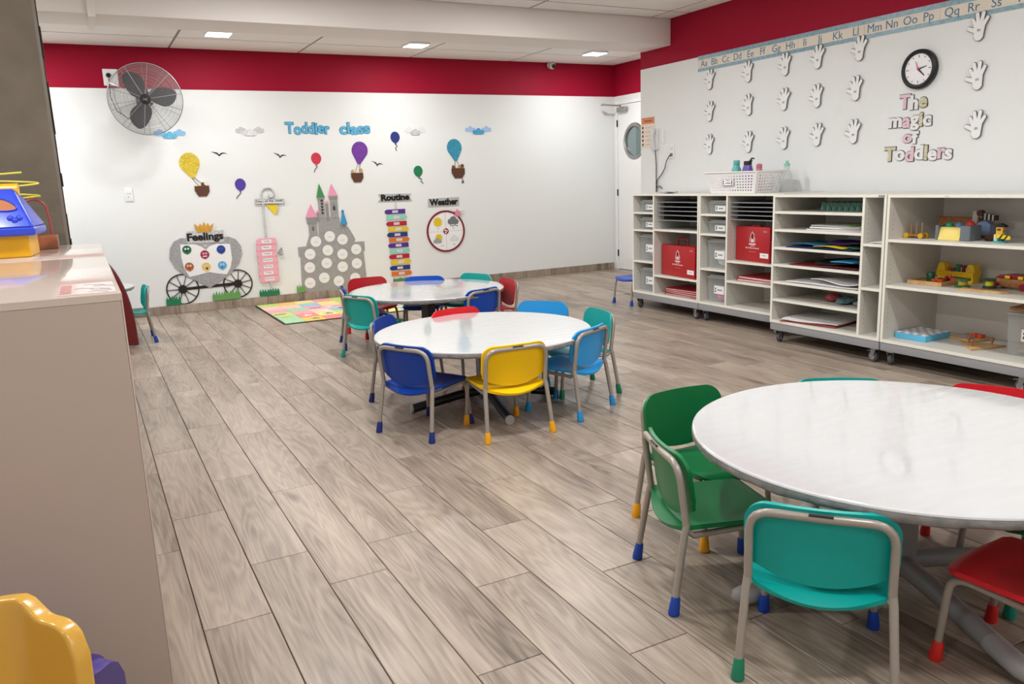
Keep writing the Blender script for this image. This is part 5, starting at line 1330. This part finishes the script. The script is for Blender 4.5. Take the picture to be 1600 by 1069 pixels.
tw = tower(2.556, 2.648, 0.93, 1.145, (2.546, 2.656), (1.142, 1.180), (2.542, 2.655), Mp_, (2.589, 1.322), 1.180)
wallcut('tower_window', K(*[(2.600+0.022*math.cos(a), 1.072+0.028*math.sin(a)) for a in [PI*i/8 for i in range(9)]], (2.578, 1.015), (2.622, 1.015)), M_stone2, tw, 0.0091, 0.010)
wallcut('tower_window', K(*[(2.601+0.010*math.cos(a), 1.052+0.014*math.sin(a)) for a in [PI*i/8 for i in range(9)]], (2.591, 1.018), (2.611, 1.018)), M_dark, tw, 0.010, 0.011)
for x, z, r_ in ((2.520, 1.10, 0.018), (2.412, 1.000, 0.016)):
    tr = wallcut('turret', K((x-r_, 0.90), (x+r_, 0.90), (x+r_, z), (x-r_, z)), M_stone2, t, 0.004, 0.006)
    wallcut('dome', [[(p[0]-kx, p[1]-kz) for p in circ(x, z+0.012, r_*1.05, 14)]], Mp_, tr, 0.006, 0.008)
tr = wallcut('turret', K((2.667, 0.80), (2.739, 0.80), (2.739, 0.852), (2.667, 0.852)), M_stone2, t, 0.004, 0.007)
wallcut('turret_roof', K((2.662, 0.848), (2.745, 0.850), (2.708, 0.995), (2.692, 0.995)), Mbl, tr, 0.007, 0.010)
wallcut('finial', [[(p[0]-kx, p[1]-kz) for p in circ(2.700, 1.001, 0.016, 14)]], Mbl, tr, 0.007, 0.010)
wallcut('turret_window', [[(p[0]-kx, p[1]-kz) for p in circ(2.703, 0.832, 0.009, 12)]], M_dark, tr, 0.007, 0.008)
rr = random.Random(8)
for x, z in ((2.357, 0.664), (2.524, 0.712), (2.673, 0.667), (2.829, 0.540), (2.278, 0.524), (2.488, 0.553), (2.659, 0.495), (2.261, 0.370), (2.463, 0.405), (2.650, 0.348), (2.824, 0.373), (2.249, 0.191), (2.420, 0.236), (2.590, 0.183), (2.791, 0.202)):
    dsc = wallcut('name_disc', [circ(x-kx, z-kz+0.006, 0.062, 28)], C('disc_white', '#efeeed'), t, 0.0042, 0.0075)
    wallcut('disc_print', [rect(x-kx-0.024, x-kx+0.024, z-kz-0.004, z-kz+0.003)], C('disc_print', '#c9c6c4'), dsc, 0.0075, 0.008)
# ---- routine
qx, qz = 3.355, 0.19
t = bd('routine_display', 'Routine sign over a column of coloured arrow boards on the back wall', 'display', qx, qz)
Q = lambda *p: rel(p, qx, qz)
s_ = wallcut('sign', Q((3.143, 1.090), (3.175, 1.130), (3.150, 1.178), (3.565, 1.170), (3.540, 1.130), (3.572, 1.084)), C('sign_silver', '#b9b9b8'), t, 0.004, 0.008)
text('sign_lettering', 'Routine', M_black, s_, 3.178-qx, 1.094-qz, w_=0.36, h_=0.078, d=0.008, th=0.003, off=0.055)
wallcut('post', Q((3.340, 0.18), (3.372, 0.18), (3.374, 1.08), (3.342, 1.08)), C('post_grey', '#d5d5d4'), t, 0, 0.003)
for i, ((x, z), (c, k)) in enumerate(zip(((3.344, 0.963), (3.359, 0.894), (3.354, 0.819), (3.374, 0.751), (3.356, 0.686), (3.375, 0.624), (3.361, 0.557), (3.373, 0.489), (3.363, 0.421), (3.378, 0.353), (3.363, 0.283), (3.379, 0.213)), [('#53288a', 'purple'), ('#8fd3bd', 'mint'), ('#b5182b', 'red'), ('#e1c52c', 'yellow'), ('#1b3478', 'navy'), ('#dc7427', 'orange')]*2)):
    d_ = -1 if i % 2 == 0 else 1; w_ = 0.130; h_ = 0.027
    o = [(x-d_*w_, z-h_), (x+d_*(w_-0.024), z-h_), (x+d_*w_, z-h_*0.4), (x+d_*w_, z+h_*0.4), (x+d_*(w_-0.024), z+h_), (x-d_*w_, z+h_)]
    a_ = wallcut('arrow_board', Q(*o), C('arrow_'+k, c), t, 0.004, 0.008)
    wallcut('board_label', Q(*rect(x-0.036, x+0.036, z-0.014, z+0.014)), C('label_tint', '#eae6ea'), a_, 0.008, 0.009)
    wallcut('label_print', [rect(x-qx-0.026+0.014*j, x-qx-0.016+0.014*j, z-qz-0.003, z-qz+0.004) for j in range(4)], C('ink_soft', '#a58fa5'), a_, 0.009, 0.0094)
# ---- weather
wx, wz = 3.997, 0.687
t = bd('weather_display', 'round red-rimmed weather wheel under the sign Weather on the back wall', 'display', wx, wz)
s_ = wallcut('sign', rel([(3.776, 0.996), (4.194, 0.996), (4.200, 1.102), (3.779, 1.094)], wx, wz), C('sign_silver', '#b9b9b8'), t, 0.001, 0.006)
text('sign_lettering', 'Weather', M_black, s_, 3.795-wx, 1.008-wz, w_=0.385, h_=0.082, d=0.006, th=0.003, off=0.055)
wallcut('wheel_board', [circ(0, 0, 0.252, 56)], C('white', '#f5f5f4'), t, 0.001, 0.006)
b = MB(); ring_strip(b, 0, 0, 0.236, 0.258, 0.0005, 0.011, 64); ob('wheel_rim', b, C('rim_red', '#7d1426', 0.4), t, 30)
wallcut('divider_line', [rect(-0.0015, 0.0015, -0.235, 0.235), rect(-0.235, 0.235, -0.0015, 0.0015)], C('line_grey', '#b0b0b0'), t, 0.006, 0.0066)
wallcut('sun', [star(-0.105, 0.118, 0.068, 0.048, 12)], C('sun_yellow', '#e6c51d'), t, 0.006, 0.008)
wallcut('rain_cloud', [circ(0.065, 0.115, 0.036, 16), circ(0.105, 0.135, 0.045, 16), circ(0.145, 0.112, 0.034, 16), rect(0.065, 0.145, 0.082, 0.12)], C('cloud_grey', '#737678'), t, 0.006, 0.008)
wallcut('raindrop', [circ(0.07+0.028*i, 0.068-0.008*(i % 2), 0.009, 8) for i in range(4)], C('drop', '#3d4a5a'), t, 0.006, 0.0075)
wallcut('half_sun', [star(-0.10, -0.075, 0.055, 0.038, 12)], C('sun_yellow', '#e6c51d'), t, 0.006, 0.0075)
wallcut('grey_cloud', [circ(-0.155, -0.118, 0.022, 14), circ(-0.125, -0.105, 0.032, 14), circ(-0.085, -0.12, 0.022, 14), rect(-0.155, -0.085, -0.14, -0.115)], C('cloud_mid', '#a2a4a5'), t, 0.0075, 0.009)
wallcut('white_cloud', [circ(0.07, -0.10, 0.026, 14), circ(0.105, -0.085, 0.034, 14), circ(0.145, -0.10, 0.026, 14), rect(0.07, 0.145, -0.126, -0.10)], C('cloud_pale', '#dfe2e4'), t, 0.006, 0.008)
wallcut('caption', [rect(-0.115, -0.09, 0.03, 0.036), rect(0.09, 0.12, 0.03, 0.036), rect(-0.075, -0.04, -0.180, -0.174), rect(0.085, 0.12, -0.172, -0.166)], C('ink_soft2', '#8a8a8c'), t, 0.006, 0.0066)
wallcut('centre_knob', [circ(0, 0, 0.036, 20)], C('knob_red', '#8d2230'), t, 0.006, 0.010)
wallcut('knob_spot', [circ(-0.010, 0.012, 0.011, 10), circ(0.013, 0.004, 0.009, 10), circ(-0.004, -0.016, 0.010, 10)], C('white', '#f5f5f4'), t, 0.010, 0.0106)
fl = wallcut('flower', [star(0.165, 0.215, 0.058, 0.028, 6)], C('flower_pink', '#e58aa4'), t, 0.011, 0.016)
ob('flower_stem', MB().tube([(0.20, -0.012, 0.22), (0.265, -0.014, 0.255)], 0.004, 5).tube([(0.20, -0.012, 0.205), (0.26, -0.014, 0.20)], 0.004, 5), G('silver', '#c9c9ca'), fl)
# wall switch on the back wall
t = bd('light_switch', 'white light switch plate left on the back wall below the fan', 'switch', 0.462, 1.284)
ob('plate', MB().box(-0.039, 0.039, -0.008, 0, -0.07, 0.07), M_white, t, bevel=0.003)
ob('rocker', MB().box(-0.022, 0.022, -0.0115, -0.0082, 0.004, 0.04), M_white, t, bevel=0.002)
ob('socket_slot', MB().box(-0.012, 0.004, -0.009, -0.0082, -0.028, -0.022), M_grey, t, 0)
# security camera
t = thing('security_camera', 'small white dome security camera under the ceiling on the back wall', 'camera', (5.575, YB-0.0005, 2.705))
ob('mount', MB().tube([(0, 0, 0.01), (0, -0.03, 0.01)], 0.042, 20), M_white, t, 40)
ob('dome', MB().sphere((0, -0.055, 0.0), 0.048, 20, 12), mat('camera_white', '#d6d3d2', 0.35), t, 60)
ob('lens', MB().tube([(0, -0.09, -0.012), (0, -0.106, -0.016)], 0.026, 18), M_black, t, 40)
# ---- wall fan
FX, FY, FZ = 0.703, 8.87, 2.195
t = thing('wall_fan', 'large round wall fan with black blades and a grey wire cage', 'fan', (FX, FY, FZ))
MF = Matrix.Rotation(R(-6), 4, 'Z') @ Matrix.Rotation(R(5), 4, 'X')
M_wire = mat('fan_wire', '#a2a2a4', 0.35, 0.5)
def cage(yf, yb_, rmax, nr, name, sgn):
    b = MB()
    prof = lambda r_: yf+(yb_-yf)*(r_/rmax)**2.2
    for i in range(nr):
        r_ = 0.055+(rmax-0.055)*i/(nr-1); n = 40
        b.tube([(r_*math.cos(2*PI*j/n), prof(r_), r_*math.sin(2*PI*j/n)) for j in range(n)], 0.0014, 3, closed=True, M=MF)
    o = ob(name, b, M_wire, t, 60); o['kind'] = 'stuff'
    for k in range(10):
        a = 2*PI*k/10+(0.16 if sgn < 0 else 0.32)
        ob('cage_rib', MB().tube([(r_*math.cos(a), prof(r_)+sgn*0.002, r_*math.sin(a)) for r_ in (0.05, 0.12, 0.2, 0.28, rmax)], 0.0028, 5, M=MF), M_wire, t, 60)
cage(-0.085, 0.0, 0.335, 30, 'front_grille', -1)
cage(0.085, 0.0, 0.335, 22, 'rear_grille', 1)
ob('cage_rim', MB().tube([(0.338*math.cos(2*PI*j/64), 0, 0.338*math.sin(2*PI*j/64)) for j in range(64)], 0.006, 8, closed=True, M=MF), M_wire, t, 60)
M_blade = mat('fan_blade_black', '#262628', 0.4)
for a0 in (R(131), R(18), R(258)):
    def bl(u, v):
        r_ = 0.045+0.245*v
        w_ = (0.028+0.066*math.sin(PI*min(1, v*0.95)**0.8)**0.9)*(1 if v < 0.8 else math.sqrt(max(0.02, 1-((v-0.8)/0.2)**2*0.85)))
        y = 0.36*u*w_
        sx_ = u*w_-0.035*math.sin(v*2.2)
        return (r_*math.cos(a0)-sx_*math.sin(a0), y, r_*math.sin(a0)+sx_*math.cos(a0))
    b = MB().shell(bl, 8, 12, 0.003); b.v = [tuple(MF @ Vector(v)) for v in b.v]
    ob('blade', b, M_blade, t, 50)
ob('hub', MB().lathe([(0.052, -0.05), (0.05, 0.09), (0.03, 0.096)], 28, MF @ Matrix.Rotation(PI/2, 4, 'X')), M_blade, t, 40)
ob('emblem', MB().prism([(-0.03, 0.012), (0.0, 0.002), (0.028, 0.018), (0.01, 0.0), (0.022, -0.02), (-0.005, -0.006), (-0.03, -0.012), (-0.012, 0.002)], 0.0965, 0.0985, 'xz', MF), mat('emblem_silver', '#9c9c9c', 0.3, 0.6), t, 0)
ob('motor', MB().lathe([(0.05, 0.0), (0.075, 0.02), (0.075, 0.13), (0.05, 0.16)], 28, MF @ Matrix.Translation((0, 0.095, 0)) @ Matrix.Rotation(-PI/2, 4, 'X')), M_blade, t, 40)
ob('wall_arm', MB().tube([(0, 0.24, 0.0), (0.0, 0.30, 0.02), (0.0, 0.395, 0.02)], 0.022, 12).box(-0.06, 0.06, 0.375, 0.399, -0.10, 0.14), M_blade, t, 50)
ob('control_box', MB().box(-0.335, -0.20, 0.375, 0.399, 0.165, 0.325), M_white, t, bevel=0.003)
ob('control_knob', MB().lathe([(0.024, 0), (0.018, 0.02)], 16, Matrix.Translation((-0.285, 0.3745, 0.265)) @ Matrix.Rotation(PI/2, 4, 'X')), M_black, t, 40)
ob('cord', MB().tube([(-0.285, 0.37, 0.24), (-0.29, 0.37, 0.05), (-0.25, 0.37, -0.08), (-0.15, 0.35, -0.16), (-0.06, 0.28, -0.10), (-0.02, 0.24, -0.05)], 0.004, 6), M_black, t, 60)

# ------------------------------------------------------------------ rug
t = thing('play_rug', 'pastel patchwork play rug with a dark edge by the back wall', 'rug', (2.62, 8.47, 0.0005))
ob('backing', MB().prism(rrect(-1.03, 1.03, -0.75, 0.74, 0.05), 0, 0.006, 'xy'), mat('rug_edge', '#33302f', 0.9), t, 0)
cols = ['#f0a9ad', '#f3c667', '#c9d77d', '#9fc7d6', '#f2e08a', '#e98f84', '#f5c9bf', '#a9d3a5']
rr = random.Random(11); nx, ny = 10, 6
for i in range(nx):
    for j in range(ny):
        x0 = -1.01+2.02*i/nx; y0 = -0.73+1.45*j/ny
        k = rr.randrange(8)
        pch = ob('rug_patch', MB().box(x0+0.001, x0+2.02/nx-0.001, y0+0.001, y0+1.45/ny-0.001, 0.006, 0.0085), mat('rug_%d' % k, cols[k], 0.9, noise=0.12, nscale=30), t, 0)
        if rr.random() < 0.55:
            k2 = (k+rr.randrange(1, 7)) % 8; cx_, cy_ = x0+0.1+rr.uniform(-0.03, 0.03), y0+0.12+rr.uniform(-0.04, 0.04)
            kind = rr.randrange(3)
            o_ = circ(cx_, cy_, 0.05, 12) if kind == 0 else (star(cx_, cy_, 0.06, 0.03, 5) if kind == 1 else rect(cx_-0.06, cx_+0.06, cy_-0.025, cy_+0.025))
            ob('patch_print', MB().prism(o_, 0.0086, 0.0090, 'xy'), mat('rug_print_%d' % k2, ['#c04a52', '#6e7fb5', '#e0803c', '#5c9a72', '#d9b23a', '#7d5b8f', '#4f8aa5', '#e7e2da'][k2], 0.9), pch, 0)

# ------------------------------------------------------------------ right wall display
def rd(name, label, cat, y, z, group=None): return thing(name, label, cat, (XR-0.0005, y, z), RIGHT, group)
M_hand = C('hand_white', '#f3f3f1', 0.5); M_hedge = C('hand_edge', '#6d6c6c')
def hand_outlines(g):
    sh = [capsule(0.0, -0.052, 0.0, 0.002, 0.030+g, 0.036+g)]
    sh.append(rrect(-0.031-g, 0.031+g, -0.066-g, -0.045, 0.008))
    for bx, bz, a, l, r0, r1 in ((-0.024, 0.006, 118, 0.048, 0.0125, 0.0105), (-0.009, 0.022, 101, 0.060, 0.0125, 0.0110), (0.009, 0.022, 80, 0.062, 0.0125, 0.0110), (0.024, 0.010, 60, 0.050, 0.0125, 0.0105), (-0.022, -0.022, 158, 0.052, 0.0140, 0.0115)):
        c, s = math.cos(R(a)), math.sin(R(a)); sh.append(capsule(bx, bz, bx+l*c, bz+l*s, r0+g, r1+g))
    return sh
hm = {}
b = MB(); 
for i, o in enumerate(hand_outlines(0)): b.prism(o, 0.0142+i*1.5e-4, 0.016+i*1.5e-4)
hm['face'] = b.mesh('hand_face', 0)
b = MB()
for i, o in enumerate(hand_outlines(0.0032)): b.prism(o, 0.008+i*1.5e-4, 0.0125+i*1.5e-4)
hm['edge'] = b.mesh('hand_edge', 0)
hm['pad'] = MB().box(-0.015, 0.015, -0.008, 0, -0.03, 0.0).mesh('pad', 0)
hm['print'] = MB().box(-0.010, -0.006, -0.0178, -0.0171, -0.026, -0.012).box(-0.002, 0.002, -0.0178, -0.0171, -0.026, -0.010).box(0.006, 0.010, -0.0178, -0.0171, -0.024, -0.012).mesh('print', 0)
HY = [(5.833, 5.828, 5.828), (5.356, 5.344, 5.332), (4.939, 4.941, 4.930), (4.608, 4.605, 4.586), (4.225, 4.246, 4.246), (3.327, 3.316, 3.296)]
HZ = [(2.114, 1.833, 1.539), (2.121, 1.845, 1.533), (2.125, 1.851, 1.541), (2.135, 1.844, 1.547), (2.140, 1.860, 1.549), (2.138, 1.835, 1.529)]
rr = random.Random(6)
for c in range(6):
    for r_ in range(3):
        nm = 'white paper hand cutout in the %s row, %s column from the left' % (('top', 'middle', 'bottom')[r_], ('first', 'second', 'third', 'fourth', 'fifth', 'last, right of the clock,')[c])
        if c == 5: nm = 'white paper hand cutout right of the clock, %s of three' % ('top', 'middle', 'bottom')[r_]
        t = rd('hand_cutout', nm, 'cutout', HY[c][r_], HZ[c][r_], 'white hand cutouts on the right wall')
        t.rotation_euler = (0, R(rr.uniform(-7, 7)), RIGHT)
        link('hand_face', hm['face'], M_hand, t); link('hand_edge', hm['edge'], M_hedge, t); link('pad', hm['pad'], M_white, t); link('print', hm['print'], M_grey, t)
# clock: plain black round wall clock
t = rd('wall_clock', 'round black wall clock with a white face above the magic lettering', 'clock', 3.727, 1.934)
ob('rim', MB().lathe([(0.128, 0), (0.132, 0.008), (0.130, 0.032), (0.118, 0.040), (0.103, 0.036), (0.101, 0.026), (0.05, 0.025)], 56, Matrix.Rotation(PI/2, 4, 'X')), M_black, t, 40)
ob('face', MB().prism(circ(0, 0, 0.1025, 48), 0.0265, 0.0285), mat('clock_face', '#f4f2f3', 0.3), t, 0)
b = MB()
for i in range(12):
    a = 2*PI*i/12; l = 0.016 if i % 3 == 0 else 0.009
    b.prism([( (0.092)*math.cos(a)-0.0025*math.sin(a), 0.092*math.sin(a)+0.0025*math.cos(a)), (0.092*math.cos(a)+0.0025*math.sin(a), 0.092*math.sin(a)-0.0025*math.cos(a)), ((0.092-l)*math.cos(a)+0.0025*math.sin(a), (0.092-l)*math.sin(a)-0.0025*math.cos(a)), ((0.092-l)*math.cos(a)-0.0025*math.sin(a), (0.092-l)*math.sin(a)+0.0025*math.cos(a))], 0.0286, 0.0295)
ob('hour_marks', b, M_dark, t, 0)
ob('hand', MB().prism(capsule(0, 0, 0.045, -0.045, 0.006, 0.003), 0.031, 0.0325), M_black, t, 0)
ob('hand', MB().prism(capsule(0, 0, 0.060, 0.015, 0.004, 0.002), 0.033, 0.0345), M_black, t, 0)
ob('second_hand', MB().prism(capsule(0, 0, -0.02, 0.05, 0.004, 0.002), 0.0345, 0.0355), C('clock_red', '#c94a5a'), t, 0)
ob('centre_pin', MB().prism(circ(0, 0, 0.007, 12), 0.031, 0.037), C('clock_red', '#c94a5a'), t, 0)
# lettering
lc = [C('let_pink', '#e4c3cb'), C('let_white', '#ecebeb'), G('let_sand', '#cfc9a8'), C('let_white', '#ecebeb')]
lettering('wall_lettering', 'cutout lettering reading The magic of Toddlers below the clock', [
    ('The', 0.0, 0.352, 0.212, 0.094), ('magic', -0.082, 0.232, 0.335, 0.094), ('of', 0.038, 0.118, 0.125, 0.080), ('Toddlers', -0.100, 0.0, 0.52, 0.094)], 3.872, 1.328, lc, C('let_edge', '#3c3a3d'), plane='right', th=0.006, off=0.04, rim=0.03)
# alphabet frieze: panels of four letters
M_cream = C('frieze_cream', '#e9dfd0'); M_fblue = mat('frieze_blue', '#8fb0bd', 0.35, noise=0.25, nscale=35); M_flet = C('frieze_letter', '#4d7d99', 0.5)
t = rd('alphabet_frieze', 'blue bordered alphabet frieze along the top of the right wall', 'frieze', 6.006, 2.274)
AL = ['Aa', 'Bb', 'Cc', 'Dd', 'Ee', 'Ff', 'Gg', 'Hh', 'Ii', 'Jj', 'Kk', 'Ll', 'Mm', 'Nn', 'Oo', 'Pp', 'Qq', 'Rr', 'Ss', 'Tt', 'Uu', 'Vv', 'Ww', 'Xx']
AY = [5.923, 5.785, 5.641, 5.494, 5.340, 5.199, 5.048, 4.900, 4.752, 4.608, 4.436, 4.276, 4.116, 3.975, 3.831, 3.694, 3.529, 3.380, 3.235, 3.08, 2.93, 2.78, 2.63, 2.48]
cuts = [6.006, 5.417, 4.822, 4.204, 3.611, 3.004, 2.40]
for i in range(6):
    a0, a1 = 6.006-cuts[i], 6.006-cuts[i+1]
    p_ = ob('frieze_panel', MB().box(a0+0.001, a1-0.001, -0.002, 0, -0.069, 0.069), M_cream, t, 0)
    ob('frieze_border', MB().box(a0+0.001, a1-0.001, -0.003, -0.0021, 0.034, 0.069).box(a0+0.001, a1-0.001, -0.003, -0.0021, -0.069, -0.040), M_fblue, p_, 0)
    for j in range(4):
        k = i*4+j
        me = text_mesh(AL[k], 1.0, 0.0, 0.5); xs = [v.co.x for v in me.vertices]; ys = [v.co.y for v in me.vertices]
        sc_ = 0.082; wd = (max(xs)-min(xs))*sc_
        text('frieze_letter', AL[k], M_flet, p_, 6.006-AY[k]-wd/2, -0.030+min(ys)*sc_, w_=wd, h_=(max(ys)-min(ys))*sc_, d=0.0021, th=0.0012, off=0.0)
# notice, phone, plates and cables at the wall end
t = rd('notice', 'orange headed notice sheet at the far end of the right wall', 'notice', 6.755, 1.712)
ob('sheet', MB().box(-0.112, 0.108, -0.002, 0, -0.153, 0.153), C('notice_cream', '#f0dcc8'), t, 0)
ob('heading', MB().box(-0.105, 0.101, -0.003, -0.0021, 0.085, 0.146), C('notice_orange', '#d98a5f'), t, 0)
ob('heading_print', MB().box(-0.06, 0.06, -0.0036, -0.0031, 0.107, 0.119), C('notice_brown', '#8a4a2a'), t, 0)
b = MB(); b2 = MB()
for i in range(5):
    z = 0.05-0.042*i
    b.box(-0.06, 0.095, -0.003, -0.0021, z-0.012, z+0.010)
    b2.box(-0.098, -0.074, -0.003, -0.0021, z-0.013, z+0.011)
ob('text_block', b, C('notice_white', '#f6efe6'), t, 0)
ob('pictogram', b2, C('notice_dark', '#594236'), t, 0)
b = MB()
for i in range(5):
    z = 0.05-0.042*i
    b.box(-0.052, 0.085, -0.0034, -0.0031, z+0.001, z+0.004).box(-0.052, 0.05, -0.0034, -0.0031, z-0.007, z-0.004)
ob('fine_print', b, C('notice_grey', '#9a8c82'), t, 0)
t = rd('wall_phone', 'white wall telephone handset beside the orange headed notice', 'phone', 6.615, 1.635)
ob('cradle', MB().box(-0.032, 0.032, -0.022, 0, -0.105, 0.105), M_white, t, bevel=0.008)
ob('handset', MB().tube([(-0.004, -0.034, -0.105), (-0.004, -0.044, -0.085), (-0.004, -0.052, -0.04), (-0.004, -0.052, 0.04), (-0.004, -0.044, 0.085), (-0.004, -0.034, 0.105)], 0, 14, radii=[0.022, 0.027, 0.018, 0.018, 0.027, 0.022]), mat('phone_white', '#dcdcdc', 0.35), t, 60)
ob('phone_cord', MB().tube([(0.0, -0.02, -0.105), (0.005, -0.012, -0.25), (0.006, -0.012, -0.52)], 0.005, 8), mat('cord_grey', '#5d5b5b', 0.5), t, 60)
t = rd('switch_plate', 'small white switch plate right of the wall telephone', 'switch', 6.507, 1.653)
ob('plate', MB().box(-0.03, 0.03, -0.008, 0, -0.068, 0.068), M_white, t, bevel=0.003)
for z in (-0.04, 0.0, 0.04): ob('button', MB().box(-0.015, 0.015, -0.011, -0.0082, z-0.014, z+0.014), M_white, t, bevel=0.002)
t = rd('outlet', 'white wall outlet above the shelves with a black plug lead', 'outlet', 6.377, 1.503)
ob('plate', MB().box(-0.04, 0.04, -0.008, 0, -0.068, 0.068), M_white, t, bevel=0.003)
ob('socket', MB().box(-0.020, 0.020, -0.0095, -0.0082, -0.045, -0.012), M_grey, t, 0)
ob('socket', MB().box(-0.020, 0.020, -0.0095, -0.0082, 0.012, 0.045), mat('socket_white', '#dddddd', 0.4), t, 0)
cb = ob('power_cable', MB().tube([(0.0, -0.010, 0.0), (0.0, -0.03, -0.004), (-0.05, -0.03, -0.06), (-0.085, -0.02, -0.125), (-0.13, -0.02, -0.18), (-0.20, -0.02, -0.235), (-0.225, -0.02, -0.27), (-0.205, -0.022, -0.315), (-0.16, -0.022, -0.30), (-0.125, -0.022, -0.325)], 0.0045, 8).tube([(-0.215, -0.018, -0.25), (-0.222, -0.018, -0.30), (-0.222, -0.016, -0.36)], 0.0045, 8), M_black, None, 60)
cb.location = (XR-0.0005, 6.377, 1.473); cb.rotation_euler = (0, 0, RIGHT); tag(cb, 'black power cable with a tied bundle hanging below the outlet', 'cable')
